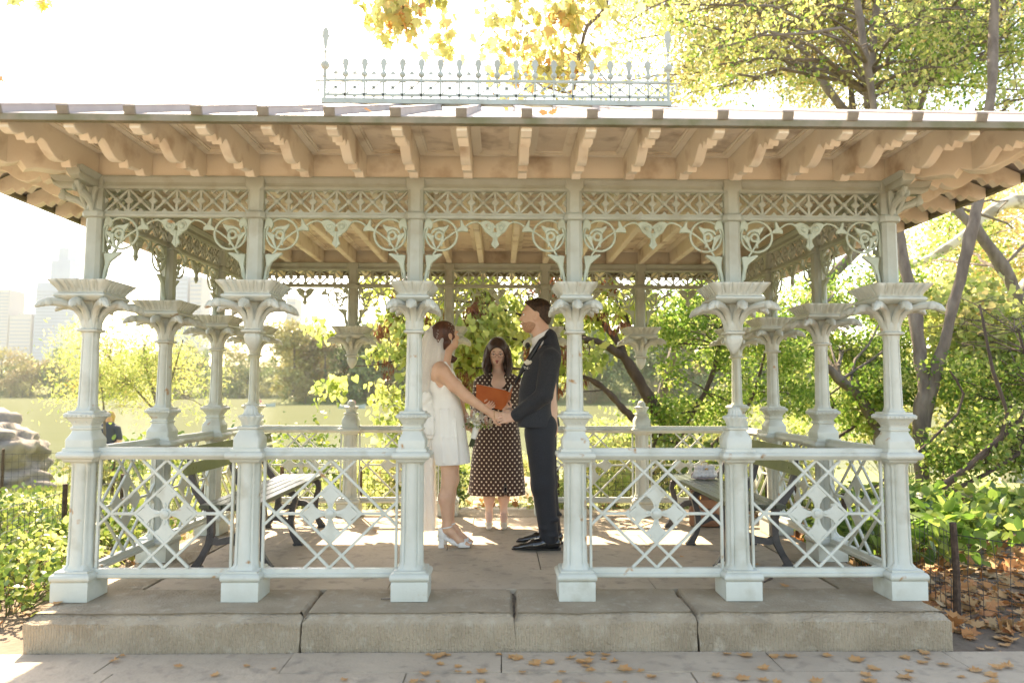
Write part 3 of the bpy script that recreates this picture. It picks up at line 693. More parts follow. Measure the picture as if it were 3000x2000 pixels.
for k in range(-2, 12):
    y = .15+k*.3; t = min(1, 1-abs(y-RY)/(RY-ey0+.03))
    for sx in (-1, 1): batten(Vector((sx*(ex+.03), y, zr0)), Vector((sx*(ex+.03-(ex+.03-RX)*t), y, zr0+(RZ-zr0)*t)))
# --- cresting on the ridge
cr = MB(); cr.box(-1.37, 1.37, RY-.03, RY+.03, 3.385, 3.425); cres = cr.build('roof_cresting', M['paint_up'], pav, smooth=None)
m = MB(); m.box(-1.35, 1.35, RY-.007, RY+.007, 3.454, 3.472); m.box(-1.36, 1.36, RY-.009, RY+.009, 3.573, 3.591)
cw = 2.68/18
for i in range(18):
    x0 = -1.34+i*cw; x1 = x0+cw; xm = (x0+x1)/2
    bar2 = lambda a, b: m.prism([(a[0], a[1]-.0052), (b[0], b[1]-.0052), (b[0], b[1]+.0052), (a[0], a[1]+.0052)], RY-.0045, RY+.0045)
    bar2((x0, 3.465), (x1, 3.58)); bar2((x0, 3.58), (x1, 3.465))
    m.lathe([(.0001, 0)]) if False else None
    n0 = len(m.v); m.tube([(.012*math.cos(t), .012*math.sin(t), 0) for t in [2*math.pi*k/10 for k in range(11)]], .004, 6); m.xf(Matrix.Translation((xm, RY, 3.5225)) @ Matrix.Rotation(math.pi/2, 4, 'X'), n0)
    if i: m.box(x0-.007, x0+.007, RY-.007, RY+.007, 3.42, 3.60)
    m.prism([(xm-.018, 3.455), (xm+.018, 3.455), (xm, 3.437)], RY-.004, RY+.004)
m.build('cresting_lattice', M['paint_up'], cres, smooth=None)
def spear(z0, h, w_, r=.7):
    m = MB(); P = [(.010, z0), (.016, z0+h*.28), (w_*.62, z0+h*.50), (w_, z0+h*.60), (w_*.66, z0+h*.64), (w_*.70, z0+h*.80), (w_*.36, z0+h*.94), (0, z0+h)]
    P = P+[(-a, b) for a, b in P[:-1][::-1]]; m.prism(P, -.006, .006, bev=.004)
    m.tube([(0, 0, z0), (0, 0, z0+h*.97)], [.010, .004], 6); return m
def p_spear():
    m = spear(3.655, .105, .034); m.ball((0, 0, 3.630), .025, 14, 10); m.tube([(0, 0, 3.585), (0, 0, 3.612)], .008, 8); return m
def p_spade():
    m = MB(); m.tube([(0, 0, 3.58), (0, 0, 3.64)], .0035, 6); m.prism([(0, 3.660), (.010, 3.648), (.019, 3.638), (.018, 3.628), (.006, 3.630), (-.006, 3.630), (-.018, 3.628), (-.019, 3.638), (-.010, 3.648)], -.004, .004); return m
for i in range(1, 18):
    o = place('cresting_spear', p_spear, 'paint_up', cres); o.location = (-1.34+i*cw, RY, 0)
for i in range(18):
    o = place('cresting_spade', p_spade, 'paint_up', cres); o.location = (-1.34+(i+.5)*cw, RY, 0)
def p_big():
    m = spear(3.835, .175, .036); m.ball((0, 0, 3.812), .014, 10, 8); m.tube([(0, 0, 3.73), (0, 0, 3.81)], .0065, 8); m.ball((0, 0, 3.700), .035, 16, 12)
    m.tube([(0, 0, 3.385), (0, 0, 3.60), (0, 0, 3.605), (0, 0, 3.65), (0, 0, 3.67)], [.012, .012, .018, .010, .016], 10)
    m.tube([(-.09, 0, 3.578), (-.05, 0, 3.574), (-.01, 0, 3.574)], [.004, .007, .006], 6)
    m.tube([(-.062, 0, 3.570), (-.072, 0, 3.535), (-.055, 0, 3.505), (-.030, 0, 3.515), (-.028, 0, 3.540), (-.045, 0, 3.545)], [.006]*5+[.008], 6); m.tube([(-.05, 0, 3.505), (-.047, 0, 3.465)], [.010, .002], 6)
    return m
for s_ in (-1, 1):
    o = place('end_finial', p_big, 'paint_up', cres); o.location = (s_*1.352, RY, 0)
    if s_ > 0: o.rotation_euler.z = math.pi
# ================================================================== STONEWORK
def stone(name, x0, x1, y0, y1, z0, z1, mt, parent, cham=.03, h=.07, amp=.006, seed=0, smooth=60):
    from mathutils import noise
    nx, ny, nz = max(2, int((x1-x0)/h)), max(2, int((y1-y0)/h)), max(2, int((z1-z0)/(h*.6)))
    bm_v = {}; V = []; Fs = []
    def vid(i, j, k):
        if (i, j, k) not in bm_v:
            x = x0+(x1-x0)*i/nx; y = y0+(y1-y0)*j/ny; z = z0+(z1-z0)*k/nz
            if k == nz and cham:
                if i == 0: x += cham*.3
                if i == nx: x -= cham*.3
                if j == 0: y += cham
                z -= cham*.0
            if k == nz-1 and cham and j == 0: z = z1-cham*.55
            n = noise.noise_vector(Vector((x*4+seed, y*4, z*6)))*amp*1.5+noise.noise_vector(Vector((x*14+seed, y*14, z*14)))*amp
            if k == 0: n.z = 0
            if k == nz: n.z *= .35
            bm_v[(i, j, k)] = len(V); V.append((x+n.x, y+n.y, z+n.z))
        return bm_v[(i, j, k)]
    for i in range(nx):
        for j in range(ny):
            Fs.append((vid(i, j, nz), vid(i+1, j, nz), vid(i+1, j+1, nz), vid(i, j+1, nz)))
    for i in range(nx):
        for k in range(nz):
            Fs.append((vid(i, 0, k), vid(i+1, 0, k), vid(i+1, 0, k+1), vid(i, 0, k+1))); Fs.append((vid(i+1, ny, k), vid(i, ny, k), vid(i, ny, k+1), vid(i+1, ny, k+1)))
    for j in range(ny):
        for k in range(nz):
            Fs.append((vid(0, j+1, k), vid(0, j, k), vid(0, j, k+1), vid(0, j+1, k+1))); Fs.append((vid(nx, j, k), vid(nx, j+1, k), vid(nx, j+1, k+1), vid(nx, j, k+1)))
    m = MB(); m.add(V, Fs); return m.build(name, M[mt], parent, smooth=smooth)
GZ = -.182                                                         # level of the pavement in front
plat = MB().box(-2.37, 2.37, -.20, BY+.26, -.5, -.030).build('stone_platform', M['joint'], smooth=None, kind='structure')
ks = [-2.385, -.985, .115, 1.06, 2.385]
for i in range(4): stone('kerb_stone', ks[i]+.0022, ks[i+1]-.0022, -.33, .155, GZ-.03, -.001, 'stone', plat, .075, .045, .0085, i*7)
for sx in (-1, 1):
    for k, (a, b) in enumerate(((.163, 1.45), (1.458, 3.0))): stone('kerb_stone', *(sorted((sx*2.03, sx*2.385))), a, b, GZ-.03, -.002, 'stone', plat, .02, .1, .005, 31+k)
for k, (a, b) in enumerate(((-2.02, -.7), (-.692, .75), (.758, 2.02))): stone('kerb_stone', a, b, 2.56, 3.0, GZ-.03, -.002, 'stone', plat, .02, .1, .005, 41+k)
rows = [(.163, .62), (.62, 1.18), (1.18, 1.72), (1.72, 2.20), (2.20, 2.555)]
cuts = [[-2.02, -.62, .95, 2.02], [-2.02, -1.25, .30, 1.62, 2.02], [-2.02, -.35, 1.15, 2.02], [-2.02, -1.05, .62, 2.02], [-2.02, -.2, 1.3, 2.02]]
for (a, b), c in zip(rows, cuts):
    for i in range(len(c)-1): stone('floor_slab', c[i]+.003, c[i+1]-.003, a+.003, b-.003, -.06, -.003, 'slab', plat, 0, .16, .0022, a*9+i)
pave = MB().box(-2.75, 2.9, -4.5, -.336, GZ-.2, GZ-.030).build('pavement', M['joint'], smooth=None, kind='structure')
prow = [(-.342, -.60), (-.60, -1.15), (-1.15, -1.75), (-1.75, -2.4), (-2.4, -3.1), (-3.1, -3.8), (-3.8, -4.4)]
rr = random.Random(4)
for j, (b, a) in enumerate(prow):
    x = -2.72+rr.uniform(0, .3)*(j > 0)
    if j == 0: x = -2.70
    while x < 2.6:
        wd = rr.uniform(.75, 1.5); x1 = min(x+wd, 2.75)
        if 2.75-x1 < .4: x1 = 2.75
        stone('paving_slab', x+.0032, x1-.0032, a+.0032, b-.0032, GZ-.06, GZ+rr.uniform(-.003, .002), 'slab', pave, 0, .13, .003, j*5+x); x = x1
        if x1 >= 2.75: break
# gutters of soil, ground, water
def hgt(x, y):
    if y < 3.2: h = GZ-.018
    else: h = GZ-.018
    d = y-4.6+(.35*max(0, -x-2.5))*.4
    if d > 0: h -= 1.0*(1-math.exp(-(d/9.0)**1.6))*1.25
    h += .03*math.sin(x*1.3+y*.7)*min(1, max(0, (abs(x)-3)/2+max(0, y-4)/2)) if y > 0 else 0
    ys = shore(x)
    if y > 30: h = -2.2
    if y > ys: h = min(14, -1.6+(y-ys)*.22)
    return h
def shore(x): return 275 if x < -62 else (140+(-62-x)*0+ (0 if x > -45 else (-45-x)*4.0)) if x < 200 else 140
gx = sorted(set([round(-60+i*1.0, 2) for i in range(121)]+[round(-6+i*.25, 2) for i in range(49)]+[-1500, -900, -600, -400, -300, -240, -200, -170, -140, -120, -100, -85, -75, -67, 67, 75, 85, 100, 120, 150, 200, 300, 450, 700, 1100, 1500]))
gy = sorted(set([-200, -80, -40, -20, -10]+[round(-6+i*.25, 2) for i in range(60)]+[9+i for i in range(22)]+[30.01, 60, 100, 130]+list(range(138, 360, 6))+[400, 500, 700, 1000, 1500, 2000]))
V = [(x, y, hgt(x, y)) for y in gy for x in gx]; nx = len(gx)
Fq = [(j*nx+i, j*nx+i+1, (j+1)*nx+i+1, (j+1)*nx+i) for j in range(len(gy)-1) for i in range(nx-1)]
np_obj('ground', np.array(V), np.array(Fq), M['ground'], smooth=True, kind='structure')
WZ = -1.26
m = MB(); m.add([(-700, 6, WZ), (700, 6, WZ), (700, 420, WZ), (-700, 420, WZ)], [(0, 1, 2, 3)]); m.build('lake_water', M['water'], smooth=None, kind='structure')
# ================================================================== BENCHES
def bench(x, rz, lab, number=None):
    t = empty('bench', (x, 1.36, 0), rz, label=lab, cat='bench', group='slatted benches with black iron frames along the side railings')
    # local: +x is the seat front, y along the bench
    L = .86
    def frame():
        m = MB()
        cnt = [0]
        def rib(pts, w, th=.019):
            cnt[0] += 1; th -= .0007*cnt[0]
            P = [Vector((p[0], p[1])) for p in pts]; lft, rgt = [], []
            for i, p in enumerate(P):
                d = (P[min(i+1, len(P)-1)]-P[max(i-1, 0)]).normalized(); n = Vector((-d.y, d.x))*(w[i] if hasattr(w, '__len__') else w); lft.append((p+n)[:]); rgt.append((p-n)[:])
            rings = [[(a[0], yy, a[1]) for a in (lft[i], rgt[i]) for yy in ()] for i in ()]
            R = [[(l[0], -th, l[1]), (l[0], th, l[1]), (r_[0], th, r_[1]), (r_[0], -th, r_[1])] for l, r_ in zip(lft, rgt)]
            m.loft(R)
        rib([(-.215, .003), (-.205, .03), (-.175, .08), (-.14, .15), (-.125, .22), (-.13, .32), (-.14, .40)], [.030, .022, .018, .020, .022, .022, .024])     # rear leg
        rib([(.245, .003), (.235, .03), (.205, .08), (.185, .16), (.195, .26), (.215, .33), (.205, .375), (.17, .395)], [.032, .022, .018, .022, .020, .018, .022, .018])  # front leg
        rib([(.20, .39), (.05, .383), (-.10, .385), (-.15, .395)], .017)
        rib([(-.15, .38), (-.185, .43), (-.235, .50), (-.262, .58), (-.275, .68), (-.292, .775)], [.026, .024, .020, .017, .015, .013])
        rib([(-.13, .185), (-.08, .165), (.0, .180), (.05, .205), (.10, .200), (.16, .165), (.19, .17)], [.026, .020, .022, .026, .022, .018, .02])
        for s_, (a, z) in ((1, (-.215, .006)), (1, (.245, .006))): m.box(a-.036, a+.036, -.024, .024, .001, .012)
        for i in range(9): m.ball((-.135+.001*i, -.019, .20+.02*i), .006, 6, 4)
        for i in range(6): m.ball((.19, -.019, .16+.03*i), .006, 6, 4)
        return m
    fr = frame().build('iron_frame', M['iron'], t, loc=(0, -.70, 0)); inst(fr, t, (0, .0, 0)); inst(fr, t, (0, .70, 0))
    sl = MB().prism([(-.033, .0), (.033, 0), (.033, .022), (.029, .026), (-.029, .026), (-.033, .022)], -L, L, bev=.002).build('seat_slat', M['slat_dark'], t, loc=(.185, 0, .407), smooth=None)
    for i in range(1, 5): inst(sl, t, (.185-.0745*i, 0, .407-.0015*i))
    for z, xo, tilt in ((.645, -.245, .10), (.745, -.262, .14)):
        b = MB(); b.prism([(-.012, -.038), (.012, -.038), (.012, .038), (-.012, .038)], -L, L, bev=.003)
        for s_ in (-1, 1):
            for k in (-.03, .02):
                n0 = len(b.v); b.lathe([(.0001, .016), (.009, .014), (.010, .010)], 8); b.xf(Matrix.Translation((0, s_*.72+k, .0)) @ Matrix.Rotation(math.pi/2, 4, 'Y'), n0)
        o = b.build('back_slat', M['slat_olive'], t, loc=(xo, 0, z), smooth=None); o.rotation_euler = (0, -tilt, 0)
        if number and z > .7:
            cu = bpy.data.curves.new('number', 'FONT'); cu.body = number; cu.size = .034; cu.extrude = .0012; cu.align_x = 'CENTER'; cu.align_y = 'CENTER'
            tmp = bpy.data.objects.new('t', cu); COL.objects.link(tmp); dg = bpy.context.evaluated_depsgraph_get(); me = bpy.data.meshes.new_from_object(tmp.evaluated_get(dg)); bpy.data.objects.remove(tmp)
            me.materials.clear(); me.materials.append(M['white']); q = bpy.data.objects.new('number', me); COL.objects.link(q); q.parent = o
            q.location = (-.0132 if False else .0135, .79, .0); q.rotation_euler = (math.pi/2, 0, math.pi/2)
    m = MB(); m.tube([(.06, -.70, .19), (.06, 0, .185), (.06, .70, .19)], .006, 8); m.build('tie_rod', M['iron'], t)
    return t
M['white'] = mat('white enamel', (.75, .75, .72), .4)
bench(-1.72, 0, 'olive and dark slatted bench with number 114 beside the left railing', '114')
bench(1.72, math.pi, 'dark slatted bench by the right railing carrying the white quilted handbag')
# ================================================================== BAGS
def white_bag():
    c = at(2051, 1402, 1.86); t = empty('handbag', (1.735, 1.86, .4345), rad(8), label='small white quilted handbag sitting on the right bench', cat='handbag')
    Mw = mat('white quilted leather', (.72, .70, .70), .45, (.62, .60, .61), 30, bump=.006, bscale=24)
    s_ = SDF(.0045); s_.cone((-.078, 0, .03), (.078, 0, .03), .032, .032, .02).cone((-.068, 0, .088), (.068, 0, .088), .022, .022, .03)
    for i in range(5):
        for j in range(3):
            for sg in (-1, 1): s_.ell((-.068+.034*i, sg*(.030-.004*j), .025+.032*j), (.016, .012, .015), .008)
    o = s_.build('bag_body', Mw); o.parent = t
    m = MB(); m.tube([(-.03, 0, .105), (-.028, 0, .128), (0, 0, .136), (.028, 0, .128), (.03, 0, .105)], .0035, 8); m.build('handle', M['gold'], t)
    m = MB(); m.tube([(-.088, 0, .06), (-.118, -.01, .035), (-.126, -.02, .012), (-.10, -.04, .006), (-.05, -.055, .005), (.02, -.05, .005), (.06, -.06, .005)], .005, 7); m.build('strap', mat('pink grey strap', (.38, .28, .28), .5), t)
    m = MB(); m.box(-.012, .012, -.040, -.034, .075, .088); m.build('clasp', M['gold'], t)
M['gold'] = mat('gold metal', (.62, .42, .16), .25, metal=1)
white_bag()
def brown_bag():
    t = empty('tote_bag', (1.80, 2.10, 0), rad(-4), label='brown leather tote bag standing under the right bench', cat='tote bag')
    Mb = mat('tan leather', (.30, .155, .095), .5, (.22, .11, .065), 9, bump=.002, bscale=60)
    s_ = SDF(.006)
    for z, w, d in ((.03, .135, .060), (.12, .138, .058), (.22, .132, .045), (.285, .125, .028)): s_.cone((-w+d, 0, z), (w-d, 0, z), d, d, .05)
    s_.cutz(.004, False).cutz(.305, True); o = s_.build('bag_body', Mb); o.parent = t
    m = MB()
    for sg in (-1, 1): m.tube([(-.06, sg*.04, .27), (-.055, sg*.035, .345), (0, sg*.03, .375), (.055, sg*.035, .345), (.06, sg*.04, .27)], .007, 8)
    m.build('handle', Mb, t)
    m = MB(); m.prism([(-.085, .16), (.085, .16), (.085, .235), (-.085, .235)], -.068, -.058, bev=.003); m.build('front_pocket', Mb, t, smooth=None)
    m = MB()
    for x in (-.05, .06): m.tube([(x, -.062, .262), (x, -.066, .25), (x, -.062, .238)], .006, 6)
    m.box(.075, .095, -.064, -.058, .21, .23); m.build('buckle', M['gold'], t, smooth=None)
brown_bag()
# ================================================================== PEOPLE
M['skin'] = mat('warm skin', (.68, .42, .285), .5, (.62, .36, .24), 14, sss=.15, spec=.35, bump=.0006, bscale=120)
M['skin_m'] = mat('fair skin', (.70, .46, .345), .5, (.62, .37, .26), 12, sss=.15, spec=.35, bump=.0006, bscale=120)
M['skin_o'] = mat('light skin', (.74, .51, .40), .5, (.68, .43, .33), 12, sss=.15, spec=.35, bump=.0006, bscale=120)
M['lip'] = mat('lips', (.42, .12, .10), .4); M['eye'] = mat('eye white', (.75, .74, .72), .2); M['iris'] = mat('iris', (.07, .05, .04), .15)
M['hair_r'] = mat('auburn hair', (.105, .040, .022), .45, (.055, .020, .012), 30, bump=.004, bscale=90, anis=(1, 1, .25)); M['hair_m'] = mat('short brown hair', (.075, .038, .02), .6, (.03, .016, .010), 60, bump=.004, bscale=180)
M['hair_o'] = mat('dark brown hair', (.030, .016, .012), .38, (.06, .03, .02), 25, bump=.004, bscale=80, anis=(1, 1, .2)); M['stubble'] = mat('stubble', (.36, .20, .125), .75, (.50, .29, .19), 120, thr=(.4, .6))
M['suit'] = mat('charcoal wool suit', (.016, .017, .021), .8, (.028, .029, .034), 160, bump=.0015, bscale=300, sheen=.06); M['suit2'] = mat('suit trousers', (.011, .012, .016), .75, (.018, .019, .024), 160, bump=.0015, bscale=300, sheen=.05)
M['satin'] = mat('white crepe', (.80, .765, .69), .55, (.76, .72, .65), 5, bump=.002, bscale=14, sheen=.3); M['shirt'] = mat('white shirt', (.76, .74, .72), .6)
M['black'] = mat('black satin', (.012, .012, .013), .35); M['patent'] = mat('black patent leather', (.010, .010, .011), .07, spec=.8)
M['pearl'] = mat('pearl', (.80, .78, .72), .2); M['shoe_w'] = mat('white satin shoe', (.76, .75, .72), .4, bump=.001, bscale=60)
M['champ'] = mat('champagne leather', (.66, .58, .48), .28, metal=.25)
def veilmat():
    m = bpy.data.materials.new('veil tulle'); m.use_nodes = True; nt = m.node_tree; out = nt.nodes['Material Output']; nt.nodes.remove(nt.nodes['Principled BSDF'])
    d = N(nt, 'ShaderNodeBsdfDiffuse'); d.inputs[0].default_value = (.92, .90, .86, 1); t = N(nt, 'ShaderNodeBsdfTranslucent'); t.inputs[0].default_value = (.92, .89, .84, 1)
    a = N(nt, 'ShaderNodeMixShader'); a.inputs[0].default_value = .5; nt.links.new(d.outputs[0], a.inputs[1]); nt.links.new(t.outputs[0], a.inputs[2])
    tr = N(nt, 'ShaderNodeBsdfTransparent'); x = N(nt, 'ShaderNodeMixShader'); lw = N(nt, 'ShaderNodeLayerWeight'); lw.inputs[0].default_value = .35
    mr = N(nt, 'ShaderNodeMapRange'); mr.inputs[3].default_value = .70; mr.inputs[4].default_value = .95; nt.links.new(lw.outputs['Facing'], mr.inputs[0]); nt.links.new(mr.outputs[0], x.inputs[0])
    nt.links.new(tr.outputs[0], x.inputs[1]); nt.links.new(a.outputs[0], x.inputs[2]); nt.links.new(x.outputs[0], out.inputs[0]); return m
M['veil'] = veilmat()
def dotmat(name, base, dot, sx, sz, r, origin, flat=True):
    m = mat(name, base, .75, tuple(c*.8 for c in base), 60, sheen=.2); nt = m.node_tree; b = nt.nodes['Principled BSDF']; src = b.inputs['Base Color'].links[0].from_socket
    g = N(nt, 'ShaderNodeTexCoord'); sp_ = N(nt, 'ShaderNodeSeparateXYZ'); nt.links.new(g.outputs['Object'], sp_.inputs[0])
    def mth(op, *a):
        n = N(nt, 'ShaderNodeMath', operation=op)
        for i, v in enumerate(a):
            if isinstance(v, (int, float)): n.inputs[i].default_value = v
            else: nt.links.new(v, n.inputs[i])
        return n.outputs[0]
    X = mth('SUBTRACT', sp_.outputs[0], origin[0]); Y = mth('SUBTRACT', sp_.outputs[1], origin[1])
    ge = N(nt, 'ShaderNodeNewGeometry'); sn = N(nt, 'ShaderNodeSeparateXYZ'); nt.links.new(ge.outputs['Normal'], sn.inputs[0]); side = mth('GREATER_THAN', mth('ABSOLUTE', sn.outputs[0]), mth('MULTIPLY', mth('ABSOLUTE', sn.outputs[1]), 1.6)); u = mth('DIVIDE', mth('ADD', mth('MULTIPLY', X, mth('SUBTRACT', 1.0, side)), mth('MULTIPLY', Y, side)), sx); v = mth('DIVIDE', sp_.outputs[2], sz)
    def lattice(o):
        fu = mth('SUBTRACT', mth('FRACT', mth('ADD', u, o)), .5); fv = mth('SUBTRACT', mth('FRACT', mth('ADD', v, o)), .5)
        return mth('SQRT', mth('ADD', mth('POWER', mth('MULTIPLY', fu, sx), 2), mth('POWER', mth('MULTIPLY', fv, sz), 2)))
    d = mth('MINIMUM', lattice(0.0), lattice(.5)); f = mth('LESS_THAN', d, r)
    x = N(nt, 'ShaderNodeMix', data_type='RGBA'); nt.links.new(f, x.inputs[0]); nt.links.new(src, x.inputs[6]); x.inputs[7].default_value = (*dot, 1); nt.links.new(x.outputs[2], b.inputs['Base Color']); return m
def nd(p): return np.array(p, float)
def hand(s_, wr, dirv, palm_n, size=1.0, curl=.5, k=.006, spread=.25, thumb=1):
    """wrist point, pointing direction, palm normal"""
    d = nd(dirv)/np.linalg.norm(dirv); n = nd(palm_n); n = n-d*(n@d); n /= np.linalg.norm(n); b = np.cross(d, n)
    w_ = nd(wr); pc = w_+d*.085*size
    for o in (-.028, -.010, .010, .028): s_.cone(w_+b*o*.55*size, pc+b*o*size, .0165*size, .0125*size, .014)
    for i, (o, L) in enumerate(((-.030, .062), (-.010, .075), (.010, .072), (.030, .056))):
        p = pc+b*o*size; ang = curl*.7+.06*i; dd = d+b*o*spread*4; dd /= np.linalg.norm(dd)
        for j, (f, r0, r1) in enumerate(((.45, .0090, .0082), (.32, .0082, .0074), (.23, .0074, .0066))):
            a = ang*(j+.6); q = p+(dd*math.cos(a)+n*math.sin(a))*L*f*size; s_.cone(p, q, r0*size, r1*size, .003); p = q
    t0 = w_+d*.025*size-b*.022*size*thumb; t1 = t0+(d*.55-b*.75*thumb+n*.45)*.042*size; t2 = t1+(d*.85-b*.15*thumb+n*.45)*.032*size; t3 = t2+(d*.9+b*.15*thumb+n*.4)*.024*size
    s_.chain([t0, t1, t2, t3], [.0155*size, .0115*size, .0098*size, .008*size], .006)
def frame_of(fwd, up=(0, 0, 1)):
    f = Vector(fwd).normalized(); u = Vector(up).normalized(); l = u.cross(f).normalized(); u = f.cross(l).normalized(); return f, l, u
def head(s_, C, fwd, up, sc=1.0, fem=False, mouth_open=0):
    """C centre of the skull; adds skull, face, nose, ears, jaw, lips"""
    f, l, u = frame_of(fwd, up); R = [[f.x, l.x, u.x], [f.y, l.y, u.y], [f.z, l.z, u.z]]
    P = lambda a, b, c: nd(Vector(C)+(f*a+l*b+u*c)*sc)
    E_ = lambda p, r, k=.015, sub=False: s_.ell(P(*p), np.array(r)*sc, k*sc, sub, R)
    E_((-.012, 0, .022), (.098, .076, .088)); E_((.018, 0, -.028), (.072, .062, .085), .03)
    E_((.056, 0, -.080), (.034, .032 if fem else .038, .028), .025); E_((.030, 0, -.060), (.050, .052 if fem else .057, .040), .03)
    for b in (-1, 1):
        E_((.052, b*.033, -.026), (.026, .023, .022), .02)         # cheeks
        E_((.089, b*.031, .0125), (.016, .018, .011), .008, True)  # eye hollows
        E_((.079, b*.031, .026), (.014, .024, .008), .012)         # brow
        E_((-.004, b*.072, -.010), (.018, .007, .031), .006)       # ears
        E_((.001, b*.080, -.010), (.008, .005, .018), .003, True)
        E_((-.010, b*.078, .006), (.010, .006, .016), .004)
    s_.cone(P(.082, 0, .018), P(.105, 0, -.020), .0085*sc, .011*sc, .010*sc)     # nose
    for b in (-1, 1): E_((.096, b*.011, -.024), (.010, .008, .008), .006)
    E_((.083, 0, -.050), (.016, .024, .010), .008); E_((.080, 0, -.064), (.014, .021, .008), .008)
    if mouth_open: E_((.098, 0, -.0565), (.016, .016, .0065), .004, True)
    return P, (f, l, u, R)
def face_bits(parent, P, fr, lip=True, sc=1.0, lids=.0, brow='hair_m', mouth_open=0):
    f, l, u, R = fr
    for b in (-1, 1):
        s_ = SDF(.0022); s_.ell(P(.0755, b*.031, .010), nd((.0118, .0118, .0118))*sc, .001); s_.build('eye', M['eye'], parent)
        s_ = SDF(.0018); s_.ell(P(.0838, b*.031, .009-lids), nd((.0050,)*3)*sc, .001); s_.build('iris', M['iris'], parent)
        s_ = SDF(.002); s_.chain([P(.088, b*.015, .030), P(.092, b*.030, .034), P(.080, b*.050, .028)], [.0022*sc, .003*sc, .0015*sc], .003); s_.build('eyebrow', M[brow], parent)
        s_ = SDF(.002); s_.chain([P(.089, b*.018, .013-lids), P(.0915, b*.031, .0155-lids), P(.082, b*.046, .012-lids)], [.0018*sc]*3, .002); s_.build('eyelid', M[brow], parent)
    if lip:
        s_ = SDF(.002)
        s_.chain([P(.086, -.021, -.0535), P(.0975, -.007, -.0495), P(.0985, 0, -.0510), P(.0975, .007, -.0495), P(.086, .021, -.0535)], [.0024*sc, .0052*sc, .0054*sc, .0052*sc, .0024*sc], .003)
        o_ = .010 if mouth_open else 0
        s_.chain([P(.084, -.018, -.056-o_*.6), P(.094, 0, -.0595-o_), P(.084, .018, -.056-o_*.6)], [.0028*sc, .0066*sc, .0028*sc], .003); s_.build('lips', M['lip'], parent)
        if mouth_open:
            s_ = SDF(.002); s_.ell(P(.083, 0, -.057), nd((.010, .012, .006))*sc, .001, False, R); s_.build('mouth', M['iris'], parent)
def strands(P, parent, mt, n, seed, r=(.100, .080, .090), c0=(-.018, 0, .032), mode='short', sc=1.0):
    rn = random.Random(seed); m = MB()
    for _ in range(n):
        th = rn.uniform(-2.9, 2.9) if mode == 'short' else rn.choice((-1, 1))*rn.uniform(1.0, 2.4); ph = rn.uniform(.05, 1.25); pts = []
        if mode == 'short':
            if abs(th) < .8 and ph > .62: continue
            for k in range(4): a = th+.10*k*(1 if th > 0 else -1); p_ = ph-.07*k+.02*rn.random(); q = 1.0+.018*k; pts.append(Vector(P(c0[0]+r[0]*q*math.sin(p_)*math.cos(a), c0[1]+r[1]*q*math.sin(p_)*math.sin(a), c0[2]+r[2]*q*math.cos(p_))))
            m.tube(pts, [.0016, .0020, .0016, .0006], 4)
        else:
            e = rn.uniform(1.2, 2.1)
            for k in range(8): p_ = .08+(e-.08)*k/7; a = th+.25*(math.pi/2*(1 if th > 0 else -1)-th)*0+.12*math.sin(k+seed); q = 1.012+.01*math.sin(k*1.3+th*9); pts.append(Vector(P(c0[0]+r[0]*q*math.sin(p_)*math.cos(a+math.pi*.0), c0[1]+r[1]*q*math.sin(p_)*math.sin(a), c0[2]+r[2]*q*math.cos(p_))))
            m.tube(pts, [.0012]+[.0019]*6+[.0008], 4)
    m.build('hair_strands', M[mt], parent, kind='stuff')
